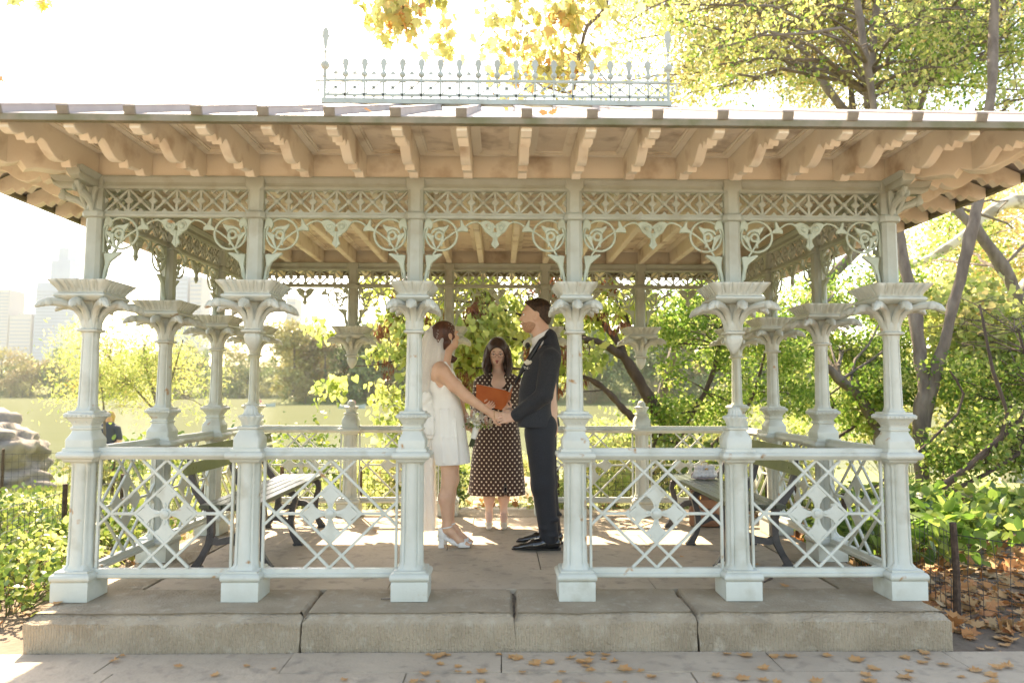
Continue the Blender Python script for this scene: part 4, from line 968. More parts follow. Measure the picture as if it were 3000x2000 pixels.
# ------------------------------------------------------------------ groom: faces left, hands joined with the bride's
def groom():
    t = wempty('person', (.36, 1.30, 0), label='man with short hair and stubble in a charcoal suit holding her hands', cat='person')
    Y = 1.30; g = lambda px, py, dy=0: nd(at(px, py, Y+dy))
    hc = g(1569, 926); s_ = SDF(.0042)
    P, fr = head(s_, hc, (-1, .10, -.02), (.02, 0, 1), 1.09)
    nb, nt_ = g(1592, 1012), g(1586, 955)
    s_.cone(nt_, nb, .056, .060, .03); s_.cone(P(-.01, 0, -.06), nb+nd((-.01, 0, -.02)), .04, .05, .03)
    # torso and legs under the clothes
    s_.cone(g(1590, 1040), g(1592, 1200), .10, .10, .04); s_.cone(g(1590, 1200), g(1592, 1255), .10, .11, .04)
    ft = {}
    for b, (kx_, ky_, ax_, ay_) in ((-1, (1598, 1415, 1609, 1550)), (1, (1604, 1408, 1618, 1535))):
        hp = g(1594, 1262, b*.09); kn = g(kx_, ky_, b*.10); an = g(ax_, ay_, b*.11); an[2] = .09; ft[b] = an
        s_.chain([hp, kn, an], [.080, .052, .036], .02); s_.cone(an, an+nd((-.10, 0, -.05)), .034, .026, .02)
    # near arm (left) and its hand
    sh, el, wr = g(1612, 1052, -.19), g(1594, 1158, -.225), g(1508, 1219, -.13)
    s_.chain([sh, el, wr], [.055, .042, .029], .02)
    hand(s_, g(1512, 1221, -.13), g(1470, 1224, -.14)-g(1512, 1221, -.13), (.1, .9, -.35), 1.02, .55, thumb=1)
    # far arm, hand low by the hip
    sh2, el2, wr2 = g(1602, 1052, .19), g(1592, 1160, .23), g(1520, 1212, .12)
    s_.chain([sh2, el2, wr2], [.055, .042, .029], .02); hand(s_, wr2, (-.9, -.25, -.25), (0, -.8, .6), .95, .7, thumb=-1)
    s_.build('body', M['skin_m'], t); face_bits(t, P, fr, True, 1.09)
    h = SDF(.004); f, l, u, R = fr                                # hair: cap with cropped sides
    h.ell(P(-.016, 0, .036), nd((.104, .081, .088))*1.04, .01, False, R); h.ell(P(.050, 0, .080), nd((.042, .058, .032))*1.04, .02, False, R); h.ell(P(-.050, 0, -.01), nd((.062, .074, .075))*1.04, .02, False, R)
    h.plane(P(.030, 0, .052), nd(f*.72-u*.70)); h.plane(P(0, 0, -.072), nd(-u)); h.ell(P(.078, 0, .0), nd((.062, .12, .062))*1.04, .01, True, R)
    for b in (-1, 1): h.ell(P(.0, b*.082, -.012), nd((.022, .018, .036)), .006, True, R)
    h.build('hair', M['hair_m'], t)
    strands(P, t, 'hair_m', 420, 4)
    bd = SDF(.004); bd.ell(P(.056, 0, -.080), nd((.036, .041, .0305))*1.09, .03, False, R).ell(P(.030, 0, -.060), nd((.053, .0605, .0415))*1.09, .03, False, R).ell(P(.018, 0, -.028), nd((.0725, .0635, .085))*1.09, .03, False, R); bd.ell(P(.083, 0, -.048), nd((.0165, .026, .0115))*1.09, .01, False, R)
    bd.ell(P(.102, 0, -.055), nd((.02, .020, .012)), .006, True, R).plane(P(0, 0, -.036), nd(u)).plane(P(-.012, 0, 0), nd(-f)); bd.build('beard', M['stubble'], t)
    # shirt collar and front
    c = SDF(.0045); c.cone(g(1590, 1022), g(1583, 960), .080, .072, .01); c.cone(g(1562, 1085), g(1580, 1035), .055, .075, .03); c.cone(g(1540, 1125), g(1562, 1070), .045, .05, .03)
    c.plane(g(1581, 979), nd((-.50, 0, .87))); c.build('shirt', M['shirt'], t)
    b = SDF(.003); q = g(1551, 1013)
    for sg in (-1, 1): b.chain([q, q+nd((-.012, sg*.030, .010)), q+nd((-.016, sg*.052, .004))], [.008, .014, .019], .004); b.ell(q+nd((-.014, sg*.045, 0)), (.012, .02, .024), .006)
    b.ell(q, (.010, .010, .010), .004); b.build('bow_tie', M['black'], t)
    # jacket
    j = SDF(.0055); k = .045
    L_ = lambda px, py, hw, r, hx=0: (*g(px, py), hw, r, hx)
    j.stack([L_(1604, 1042, .135, .070, .012), L_(1596, 1075, .12, .092, .02), L_(1583, 1115, .09, .105, .028), L_(1577, 1150, .075, .108, .03), L_(1576, 1185, .07, .106, .03), L_(1577, 1222, .075, .112, .032), L_(1579, 1262, .08, .122, .036)], .03)
    j.cone(g(1603, 992), g(1606, 1035), .080, .10, .03)
    j.chain([sh, el, wr+nd((.02, 0, .008))], [.082, .064, .052], .014); j.chain([sh2, el2, wr2+nd((.02, 0, .01))], [.082, .064, .052], .02)
    for sg, (a_, e_, w_) in ((-1, (sh, el, wr)), (1, (sh2, el2, wr2))):       # folds in the sleeves
        for q_, tt in ((.55, .010), (.8, .012), (1.1, .014), (1.3, .010), (1.6, .010)):
            pp = a_+(e_-a_)*q_ if q_ < 1 else e_+(w_-e_)*(q_-1); j.ell(pp+nd((.035, -.03, .02)), (.03, .030, .016), .02)
    j.plane(g(1575, 1249), nd((0, 0, -1))); 
    dv = (nd(wr)-nd(el)); j_w = nd(wr)-dv/np.linalg.norm(dv)*.0
    j.cone(g(1532, 1018), g(1513, 1120), .060, .040, .012, True) # opening at the chest
    j.build('jacket', M['suit'], t)
    lp = MB()
    for sg in (-1, 1):
        pts = [g(1612, 985, sg*.050), g(1590, 1003, sg*.085), g(1564, 1045, sg*.098), g(1540, 1085, sg*.085), g(1516, 1128, sg*.045)]
        lp.tube([p+nd((-.018, sg*.012, .012)) for p in pts], [.010, .016, .020, .018, .006], 8)
    lp.build('lapel', M['black'], t)
    # trousers
    p = SDF(.0055); p.cone(g(1585, 1250, -.06), g(1585, 1250, .06), .120, .120, .04)
    for b_, top, kn, an, w_ in ((-1, (1581, 1275), (1591, 1415), (1609, 1560), 1), (1, (1588, 1275), (1598, 1405), (1617, 1545), 1)):
        a0 = g(*top, b_*.085); a1 = g(*kn, b_*.10); a2 = g(*an, b_*.11); a2[2] = .085
        p.chain([a0, a1, a2], [.112, .086, .068], .03); p.ell(a1+nd((-.05, -.02, -.03)), (.03, .05, .05), .03)
        for z_, dx in ((.16, -.03), (.11, .02), (.22, .03)): p.ell(a2*nd((1, 1, 0))+nd((dx, -.03, z_)), (.045, .045, .02), .02)
    p.cutz(.050, False); p.build('trousers', M['suit2'], t)
    for b_ in (-1, 1):
        an = ft[b_]; x0 = an[0]; y0 = an[1]; s2 = SDF(.0045); dy = .02*b_
        s2.chain([(x0+.045, y0, .048), (x0-.02, y0, .052), (x0-.11, y0+dy, .036), (x0-.20, y0+dy, .026)], [.040, .046, .040, .022], .03); s2.ell((x0-.235, y0+dy, .022), (.035, .024, .016), .02)
        s2.cone((x0, y0, .085), (x0, y0, .06), .044, .046, .02); s2.ell((x0, y0, .125), (.036, .034, .04), .01, True); s2.cutz(.014, False)
        sh_ = s2.build('shoe', M['patent'], t)
        so_ = MB(); ol = [(x0+.088*math.cos(a)*1.0 if math.cos(a) > 0 else x0+.275*math.cos(a), y0+(.040 if abs(math.cos(a)) < .95 else .03)*math.sin(a)*(1-.25*max(0, -math.cos(a)))+dy*max(0, -math.cos(a))) for a in [2*math.pi*i/28 for i in range(28)]]
        so_.loft([[(a, b2, .004 if a < x0-.03 else .004) for a, b2 in ol], [(a, b2, .015) for a, b2 in ol]]); so_.box(x0+.005, x0+.082, y0-.034, y0+.034, .001, .013); so_.build('sole', M['black'], sh_, smooth=None)
        la = MB(); rr_ = random.Random(b_)
        for i in range(4): la.tube([(x0-.06-.018*i, y0-.018+dy*.4, .082-.009*i), (x0-.066-.018*i, y0+dy*.4, .090-.010*i), (x0-.06-.018*i, y0+.018+dy*.4, .082-.009*i)], .0022, 5)
        la.tube([(x0-.06, y0-.01, .085), (x0-.075, y0-.04, .10), (x0-.06, y0-.05, .075)], .0018, 5); la.build('laces', M['black'], sh_)
    # buttonhole rose and cuff buttons
    r = MB(); q = at(1546, 1066, Y-.155)
    for i in range(9):
        a = i*2.4; rr2 = .004+.0022*i; n0 = len(r.v); r.ball((0, 0, 0), 1, 8, 6, (.011, .006, .020-.0008*i)); r.xf(Matrix.Translation(q+Vector((rr2*math.cos(a), -.008+rr2*.3*math.sin(a)-.002*i*0, .012+rr2*math.sin(a)*.5))) @ Matrix.Rotation(a+1.57, 4, 'Y') @ Matrix.Rotation(.3, 4, 'X'), n0)
    bo = r.build('boutonniere', M['rose_w'], t)
    r = MB(); rnd = random.Random(5)
    for i in range(16): r.ball(q+Vector((rnd.uniform(-.028, .018), rnd.uniform(-.012, .008), rnd.uniform(-.036, -.018))), .0035, 6, 4)
    r.build('baby_breath', M['pearl'], bo)
    r = MB()
    for i in range(3): r.ball(at(1528+6*i, 1213-4*i, Y-.185), .006, 8, 5)
    r.build('cuff_button', M['black'], t)
M['rose_w'] = mat('white rose', (.78, .73, .62), .6, (.74, .66, .50), 30, trans=.2); M['rose_p'] = mat('blush rose', (.76, .52, .40), .6, (.70, .44, .33), 30, trans=.2)
groom()
# ------------------------------------------------------------------ bride
def bride():
    t = wempty('person', (-.33, 1.34, 0), label='bride in a short white dress with a large back bow and long pearl veil', cat='person')
    Y = 1.32; g = lambda px, py, dy=0: nd(at(px, py, Y+dy))
    s_ = SDF(.0042); hc = g(1307, 985)
    P, fr = head(s_, hc, (.86, .50, .10), (-.04, 0, 1), .96, True)
    nk, nb = g(1304, 1030), g(1298, 1068)
    s_.cone(nk, nb, .046, .050, .03); s_.cone(P(.0, 0, -.06), nb, .045, .046, .03)
    s_.cone(g(1292, 1086, -.10), g(1292, 1086, .10), .050, .050, .04); s_.cone(g(1296, 1105, -.07), g(1296, 1105, .07), .085, .085, .04); s_.cone(g(1304, 1140, -.05), g(1304, 1140, .05), .085, .085, .04)
    s_.cone(g(1303, 1180, -.04), g(1303, 1180, .04), .085, .085, .04); s_.cone(g(1305, 1240, -.05), g(1305, 1240, .05), .11, .11, .05)
    fp = {}
    for b, hip, kn, cf, an in ((-1, (1312, 1290), (1322, 1408), (1306, 1458), (1309, 1548)), (1, (1318, 1290), (1330, 1402), (1314, 1450), (1319, 1532))):
        a = [g(*hip, b*.07), g(kn[0]-6, kn[1], b*.06), g(*cf, b*.06), g(*an, b*.06)]; a[3][2] = .155; fp[b] = a[3]
        s_.chain(a, [.082, .052, .051, .030], .03)
        ank = a[3]; s_.chain([ank, ank+nd((.035, 0, -.045)), ank+nd((.095, 0, -.105)), ank+nd((.145, 0, -.128))], [.031, .029, .024, .017], .02); s_.ell(ank+nd((-.022, 0, -.035)), (.026, .024, .028), .02)
        for i in range(5): s_.cone(ank+nd((.140, -.022+.011*i, -.126)), ank+nd((.172-.004*i, -.024+.012*i, -.130)), .0085, .007, .003)
    sh, el, wr = g(1297, 1092, -.155), g(1368, 1162, -.15), g(1440, 1212, -.13)
    s_.cone(g(1290, 1080, -.10), sh, .052, .052, .04); s_.chain([sh, (sh+el)/2+nd((0, 0, -.006)), el, wr], [.054, .048, .039, .026], .02)
    hand(s_, wr, g(1478, 1224, -.13)-wr, (-.1, .9, -.3), .90, .30, thumb=1)
    sh2, el2 = g(1305, 1088, .15), g(1345, 1180, .20); w2 = nd((-.215, 1.345, .885)); s_.chain([sh2, el2, w2], [.048, .038, .026], .02); hand(s_, w2, (.85, .0, -.12), (.1, -.6, .3), .88, 1.25, thumb=-1)
    s_.build('body', M['skin'], t); face_bits(t, P, fr, True, .96, brow='hair_r')
    f, l, u, R = fr; h = SDF(.004)
    h.ell(P(-.020, 0, .030), nd((.104, .082, .094))*.98, .02, False, R); h.ell(P(-.085, 0, -.030), (.045, .055, .055), .03, False, R); h.chain([P(.02, -.074, -.01), P(-.03, -.070, -.05), P(-.06, -.03, -.09)], [.018, .022, .03], .02)
    h.chain([P(-.05, 0, -.08), P(-.045, .02, -.13), P(-.02, .04, -.17), P(.02, .05, -.195)], [.030, .026, .024, .012], .02)
    h.chain([P(.03, .05, -.15), P(.06, .05, -.185), P(.085, .03, -.18)], [.022, .024, .010], .02)
    h.ell(P(.100, 0, -.006), nd((.066, .10, .070)), .012, True, R)
    for b in (-1, 1): h.ell(P(.004, b*.084, -.012), nd((.020, .016, .030)), .008, True, R)
    h.build('hair', M['hair_r'], t)
    strands(lambda a, b, c: P(a, b, c), t, 'hair_r', 200, 5, (.100, .079, .091), (-.020, 0, .030), 'long')
    m = MB(); rnd = random.Random(3)                             # pearl hair vine
    for i in range(60):
        a = rnd.gauss(.0, .026); c = rnd.gauss(.050, .024); rr_ = Vector(P(a, 0, c)); d = (rr_+(-l*.2)-Vector(P(-.02, 0, .03))); ly = math.sqrt(max(.08, 1-((a+.02)/.102)**2-((c-.03)/.092)**2))*.082
        m.ball(Vector(P(a, -ly*.96-.002, c)), rnd.uniform(.0018, .0034), 6, 4)
    for i in range(14):
        a = rnd.gauss(.0, .02); c = rnd.gauss(.05, .018); m.tube([Vector(P(a, -.080*math.sqrt(max(.1, 1-((a+.02)/.102)**2-((c-.03)/.092)**2)), c)), Vector(P(a+rnd.uniform(-.02, .02), -.082*math.sqrt(max(.1, 1-((a+.02)/.11)**2-((c-.03)/.1)**2)), c+rnd.uniform(-.015, .015)))], .0009, 4)
    m.build('pearl_hair_vine', M['pearl'], t)
    m = MB()
    for i in range(3): m.ball(Vector(P(.004, -.082, -.040-.010*i)), .0042, 8, 6)
    m.build('earring', M['pearl'], t)
    # dress: bodice, skirt
    d = SDF(.0055); k = .04
    L_ = lambda px, py, hw, r, hx=0: (*g(px, py), hw, r, hx)
    d.stack([L_(1300, 1124, .055, .090), L_(1306, 1145, .05, .092), L_(1304, 1170, .035, .092), L_(1308, 1200, .045, .105), L_(1311, 1240, .05, .117), L_(1316, 1290, .055, .120), L_(1326, 1340, .05, .116), L_(1330, 1378, .05, .116)], .03); d.ell(g(1336, 1125, 0), (.045, .10, .045), .03)
    d.chain([g(1337, 1120, -.10), g(1325, 1092, -.125), g(1304, 1064, -.110), g(1282, 1080, -.105), g(1268, 1122, -.085), g(1270, 1150, -.06)], [.020, .015, .012, .012, .016, .02], .01)
    d.chain([g(1337, 1120, .09), g(1318, 1090, .10), g(1300, 1072, .09), g(1277, 1092, .08), g(1268, 1125, .06)], [.014, .008, .007, .008, .012], .01)
    d.ell(g(1288, 1112, -.155), (.036, .05, .065), .012, True); d.ell(g(1262, 1100, 0), (.05, .06, .09), .02, True)
    for z_, x_ in ((1165, 1303), (1175, 1301), (1186, 1303)): d.chain([g(x_-30, z_-3, -.06), g(x_, z_+2, -.135), g(x_+30, z_+4, -.06)], [.008, .009, .008], .012)   # folds of the sash
    for x_ in (1290, 1312, 1333): d.chain([g(x_, 1200, -.165), g(x_+4, 1280, -.178), g(x_+8, 1352, -.170)], [.004, .006, .008], .02)
    d.plane(g(1320, 1357), nd((.06, 0, -1))); d.ell(g(1325, 1362), (.085, .12, .03), .01, True); d.build('dress', M['satin'], t)
    # bow at the back, drawn as swollen loops and broad tails
    b = SDF(.005); b.ell(g(1262, 1172, -.05), (.028, .035, .030), .02)
    b.chain([g(1262, 1170, -.06), g(1250, 1160, -.10), g(1236, 1178, -.11), g(1240, 1205, -.11)], [.018, .028, .030, .012], .03)
    b.chain([g(1262, 1170, 0), g(1246, 1158, .04), g(1232, 1176, .08)], [.018, .030, .02], .03)
    b.chain([g(1262, 1175, -.06), g(1258, 1210, -.10), g(1258, 1250, -.105), g(1262, 1275, -.105)], [.024, .048, .052, .040], .03); b.chain([g(1256, 1180, -.03), g(1244, 1220, -.04), g(1238, 1262, -.04)], [.020, .042, .046], .03)
    for x_ in (1240, 1252, 1268): b.chain([g(1260, 1185, -.10), g(x_, 1230, -.15), g(x_, 1272, -.15)], [.004, .008, .009], .015)
    b.plane(g(1250, 1281), nd((-.05, 0, -1))); b.build('back_bow', M['satin'], t)
    # shoes
    for b_ in (-1, 1):
        a = fp[b_]; x0, y0 = a[0], a[1]; s2 = SDF(.0035)
        s2.chain([(x0-.040, y0, .125), (x0-.036, y0, .10)], [.026, .030], .015); s2.ell((x0-.005, y0, .16), (.032, .030, .05), .01, True)
        s2.chain([(x0-.03, y0, .078), (x0+.045, y0, .040), (x0+.095, y0, .016)], [.020, .015, .014], .02); s2.chain([(x0+.100, y0-.018, .018), (x0+.160, y0-.014, .016)], [.018, .014], .01); s2.chain([(x0+.100, y0+.018, .018), (x0+.160, y0+.014, .016)], [.018, .014], .01)
        s2.chain([(x0+.105, y0-.028, .03), (x0+.118, y0, .047), (x0+.105, y0+.028, .03)], [.010, .011, .010], .012); s2.chain([(x0+.125, y0-.028, .028), (x0+.135, y0, .042), (x0+.125, y0+.028, .028)], [.009, .010, .009], .012)
        s2.cutz(.004, False); s_h = s2.build('shoe', M['shoe_w'], t)
        hm = MB(); hm.sq([(.020, .019, .001), (.020, .019, .05), (.027, .024, .105)], ch=.008, cx=x0-.040, cy=y0); hm.build('heel', M['shoe_w'], s_h)
        sm = MB(); st2 = MB(); st2.tube([(x0+.034*math.cos(q)+.002, y0+.036*math.sin(q), .150+.006*math.cos(q)) for q in [2*math.pi*i/20 for i in range(21)]], .0055, 6)
        for i in range(22): rn = random.Random(i+50*b_); sm.ball((x0-.040+rn.uniform(-.026, .012), y0-.026-rn.uniform(0, .006), rn.uniform(.05, .145)), .0045, 6, 4)
        for i in range(10): rn = random.Random(i+90*b_); sm.ball((x0+.10+rn.uniform(-.0, .05), y0-.030, .035+rn.uniform(-.01, .012)), .004, 6, 4)
        sm.build('bead', M['pearl'], s_h, kind='stuff'); st2.build('ankle_strap', M['shoe_w'], s_h)
    # veil: gathered tulle falling from the back of the head to the floor
    def veil(off, seed, z_end, wid):
        rn = random.Random(seed); rows = [(950, 1288, .012), (954, 1284, .050), (968, 1279, .083), (1000, 1274, .102), (1035, 1269, .104), (1070, 1262, .102), (1120, 1254, .098), (1180, 1246, .096), (1240, 1244, .098), (1300, 1243, .10), (1380, 1243, .102), (1460, 1244, .104), (1548, 1246, .106)]
        V_ = []; nc = 61; ph = [rn.uniform(0, 6.28) for _ in range(4)]
        for j, (py, px, r_) in enumerate(rows):
            if py > z_end: break
            c = at(px, py, Y+.02); fall = min(1, j/6)
            for i in range(nc):
                a = -2.45+4.9*i/(nc-1); rr_ = r_*wid*(1+.13*math.sin(a*6+ph[0]+j*.12)*fall+.07*math.sin(a*13+ph[1]-j*.1)*fall)
                V_.append((c.x-rr_*math.cos(a)+off, c.y+rr_*math.sin(a)*1.12, c.z+.010*math.sin(a*2+ph[2])*fall))
        nr = len(V_)//nc; m = MB(); m.add(V_, [(j*nc+i, j*nc+i+1, (j+1)*nc+i+1, (j+1)*nc+i) for j in range(nr-1) for i in range(nc-1)]); return m
    v = veil(.0, 1, 1600, 1.0).build('veil', M['veil'], t, smooth=80); veil(.02, 2, 1600, .86).build('veil_layer', M['veil'], v, smooth=80); veil(.012, 3, 1200, 1.04).build('veil_layer', M['veil'], v, smooth=80)
    m = MB(); rnd = random.Random(8)
    for i in range(90):
        z_ = rnd.betavariate(1, 3); py = 960+z_*330; px = 1262+rnd.uniform(-30, 24)-z_*14; q = at(px, py, Y-.105-rnd.uniform(0, .02)); m.ball(q, rnd.uniform(.0018, .0034), 6, 4)
    m.build('pearl', M['pearl'], v)
    m = MB(); q = Vector(wr); m.tube([q+Vector((.020, -.0+.030*math.sin(a_), .030*math.cos(a_)-.0)) for a_ in [2*math.pi*i/16 for i in range(17)]], .0016, 5)
    for i in range(3): m.ball(q+Vector((.022, -.030, -.012-.010*i)), .003, 6, 4)
    m.build('bracelet', M['gold'], t)
bride()
# ------------------------------------------------------------------ officiant, reading
def officiant():
    t = wempty('person', (0, 2.10, 0), label='long haired woman with glasses in a brown polka dot shirt dress reading aloud', cat='person')
    Y = 2.11; g = lambda px, py, dy=0: nd(at(px, py, Y+dy)); s_ = SDF(.0042)
    hc = g(1457, 1031); P, fr = head(s_, hc, (-.02, -.93, -.36), (0, -.30, 1), .97, True, 1)
    nb = g(1460, 1098, .03); s_.cone(P(-.01, 0, -.06), nb, .045, .050, .03); s_.cone(g(1430, 1110, .03), g(1492, 1110, .03), .045, .045, .04)
    s_.cone(g(1460, 1130), g(1460, 1290), .09, .10, .04)
    fp = {}
    for b, kn, an in ((-1, 1435, (1433, 1515)), (1, 1482, (1476, 1515))):
        a = [g(1460+b*22, 1300), g(kn, 1420), g(an[0], 1460), g(*an)]; a[3][2] = .11; fp[b] = a[3]; s_.chain(a, [.07, .046, .043, .026], .03)
        s_.chain([a[3], a[3]+nd((0, -.035, -.035)), a[3]+nd((0, -.10, -.075))], [.030, .028, .020], .02)
    # arms: upper arms down, forearms raised to the book
    shl, ell_, wl = g(1408, 1122, .02), g(1396, 1190, .05), g(1420, 1196, -.13); s_.chain([shl, ell_, wl], [.045, .036, .025], .02)
    shr, elr, wrr = g(1515, 1122, .02), g(1522, 1200, .05), g(1490, 1204, -.10); s_.chain([shr, elr, wrr], [.045, .036, .025], .02)
    hand(s_, wrr, g(1474, 1184, -.20)-wrr, (-.2, .75, .6), .86, .55, thumb=1); hand(s_, wl, g(1432, 1190, -.19)-wl, (.2, .75, .6), .84, .5, thumb=-1)
    s_.build('body', M['skin_o'], t); face_bits(t, P, fr, True, .97, lids=.005, brow='hair_o', mouth_open=1)
    f, l, u, R = fr; h = SDF(.0045)
    h.ell(P(-.018, 0, .030), nd((.110, .090, .100)), .02, False, R); h.ell(P(-.03, 0, -.06), (.07, .085, .11), .03)
    h.ell(P(.105, 0, -.025), nd((.085, .069, .092)), .012, True, R)
    rn = random.Random(9)
    for b in (-1, 1):                                           # wavy locks beside the face and down to the chest
        for i in range(9):
            st = P(.030-.014*i, b*(.078+.005*(i % 3)), .03+.01*(i % 2)); pts = [st]; x, y, z = st
            for j in range(7):
                z -= .040; x += l.x*b*(.008 if j < 4 else -.010)+.007*math.sin(j*1.7+i); y += -.011+.004*math.sin(j*2+i); pts.append(nd((x, y, z)))
            n_ = 6 if i % 2 else 7; h.chain(pts[:n_], [.014, .015, .017, .018, .017, .015, .009][:n_-1]+[.006], .006)
    for b in (-1, 1): h.ell(P(-.004, b*.074, -.105), nd((.034, .026, .085)), .02, False, R); h.ell(P(.012, b*.080, -.175), nd((.030, .030, .050)), .02, False, R)
    h.build('hair', M['hair_o'], t); strands(P, t, 'hair_o', 260, 6, (.106, .087, .098), (-.018, 0, .030), 'long')
    gl = MB()                                                    # glasses
    for b in (-1, 1):
        pts = [P(.104, b*(.033+.027*cx_), .001+.019*cz_) for cx_, cz_ in ((-.85, .8), (0, 1), (.9, .85), (1, 0), (.8, -.8), (0, -1), (-.75, -.8), (-.95, 0), (-.85, .8))]
        gl.tube([Vector(q) for q in pts], .0016, 6); gl.tube([Vector(P(.100, b*.060, .012)), Vector(P(.02, b*.082, .006))], .0015, 6)
    gl.tube([Vector(P(.106, -.008, .008)), Vector(P(.108, 0, .010)), Vector(P(.106, .008, .008))], .0016, 6); gl.build('glasses', mat('glasses frame', (.16, .05, .035), .3), t)
    dm = dotmat('brown polka dot fabric', (.050, .021, .014), (.72, .62, .50), .040, .052, .0068, (at(1460, 1300, Y).x, Y))
    d = SDF(.0055); k = .05
    L_ = lambda px, py, r, hx, dy=0: (*g(px, py, dy), 0, r, hx)
    d.stack([L_(1461, 1112, .055, .105, .03), L_(1461, 1135, .075, .095, .015), L_(1460, 1165, .085, .075), L_(1459, 1205, .082, .062), L_(1458, 1240, .092, .075), L_(1457, 1290, .105, .085), L_(1456, 1350, .112, .098), L_(1456, 1410, .118, .108), L_(1456, 1460, .122, .114)], .03)
    d.ell(g(1440, 1152, -.06), (.055, .045, .05), .03); d.ell(g(1480, 1152, -.06), (.055, .045, .05), .03)
    for i in range(9):
        px = 1388+i*17; yy = -.118*math.sqrt(max(.05, 1-((px-1456)/80)**2)); d.chain([g(1440+(px-1456)*.5, 1235, yy*.75), g(px*.5+728, 1330, yy*.95), g(px, 1440, yy*1.06)], [.010, .018, .022], .02)
    d.chain([shl, ell_, (wl+ell_)/2*1.0, wl], [.060, .054, .046, .036], .02); d.chain([shr, elr, (wrr+elr)/2, wrr], [.060, .054, .046, .036], .02)
    d.ell(nb+nd((0, -.075, -.01)), (.020, .06, .085), .012, True); d.ell(nb+nd((0, -.02, .05)), (.042, .055, .035), .012, True); d.plane(g(1460, 1447), nd((0, 0, -1))); d.ell(g(1481, 1440, -.15), (.010, .10, .075), .01, True)
    d.build('polka_dot_dress', dm, t)
    bt = MB()
    for i in range(8): bt.ball(g(1468, 1215+i*27, -.118-.006*i*.5), .006, 8, 5)
    bt.build('button', mat('brown buttons', (.10, .05, .035), .3), t)
    for b_ in (-1, 1):
        a = fp[b_]; x0, y0 = a[0], a[1]; s2 = SDF(.004); s2.chain([(x0, y0+.03, .085), (x0, y0+.025, .055)], [.028, .028], .02); s2.chain([(x0, y0+.02, .055), (x0, y0-.06, .028), (x0, y0-.12, .022)], [.022, .028, .028], .02); s2.ell((x0, y0-.165, .014), (.022, .040, .012), .02)
        s2.ell((x0, y0-.02, .115), (.030, .07, .055), .012, True); s2.cutz(.003, False); o = s2.build('shoe', M['champ'], t); MB().sq([(.009, .009, .001), (.010, .010, .03), (.020, .018, .065)], ch=.003, cx=x0, cy=y0+.035).build('heel', M['champ'], o)
officiant()
# open book with a burnt orange leather cover, held up towards the reader
def book():
    lm = mat('burnt orange leather', (.50, .135, .04), .42, (.42, .10, .028), 6, bump=.001, bscale=80)
    Yb = 1.88; tl, tr, br, bl = [at(*q, y) for q, y in (((1396, 1125), Yb+.02), ((1477, 1142), Yb-.02), ((1469, 1201), Yb+.03), ((1394, 1182), Yb+.07))]
    s1, s2 = at(1494, 1149, Yb-.01), at(1482, 1187, Yb+.04); r1, r2 = at(1502, 1132, Yb+.14), at(1496, 1172, Yb+.17)
    e = empty('book', (tl+br)/2, label='open book with a burnt orange leather cover held by the officiant', cat='book')
    m = MB(); n = (tr-tl).cross(bl-tl).normalized(); n = n if n.y < 0 else -n; th = .004
    L = [tl, tr, tr*.45+s1*.55-n*-.006, s1, r1]; B = [bl, br, br*.45+s2*.55+n*.006, s2, r2]; V_ = [p for p in L+B]+[p-n*th for p in L+B]; k = len(L); Fs = []
    for i in range(k-1): Fs += [(i, i+1, k+i+1, k+i), (2*k+i+1, 2*k+i, 3*k+i, 3*k+i+1), (i, 2*k+i, 2*k+i+1, i+1), (k+i, k+i+1, 3*k+i+1, 3*k+i)]
    Fs += [(0, k, 3*k, 2*k), (k-1, 3*k-1, 4*k-1, 2*k-1)]; m.add(V_, Fs); o = m.build('cover', lm, smooth=40); o.parent = e; o.matrix_parent_inverse = Matrix.Translation(-e.location)
    m = MB(); off = -n*.008; A = [tl*.97+br*.03, tr, s1*.9+tr*.1]; 
    def sheet(p, q, r_, s_, w_):
        m.add([p, q, r_, s_]+[a-n*w_ for a in (p, q, r_, s_)], [(0, 1, 2, 3), (7, 6, 5, 4), (0, 4, 5, 1), (1, 5, 6, 2), (2, 6, 7, 3), (3, 7, 4, 0)])
    sheet(tl+off+(br-tl)*.03, tr+off, br+off, bl+off+(tr-bl)*.03, .012); n = -(r1-s1).cross(s2-s1).normalized(); n = -n if n.y > 0 else n
    sheet(s1-n*.006, r1-n*.006+Vector((0, 0, .012)), r2-n*.006, s2-n*.006, .010); o = m.build('pages', mat('paper', (.78, .76, .74), .7), smooth=None); o.parent = e; o.matrix_parent_inverse = Matrix.Translation(-e.location)
book()
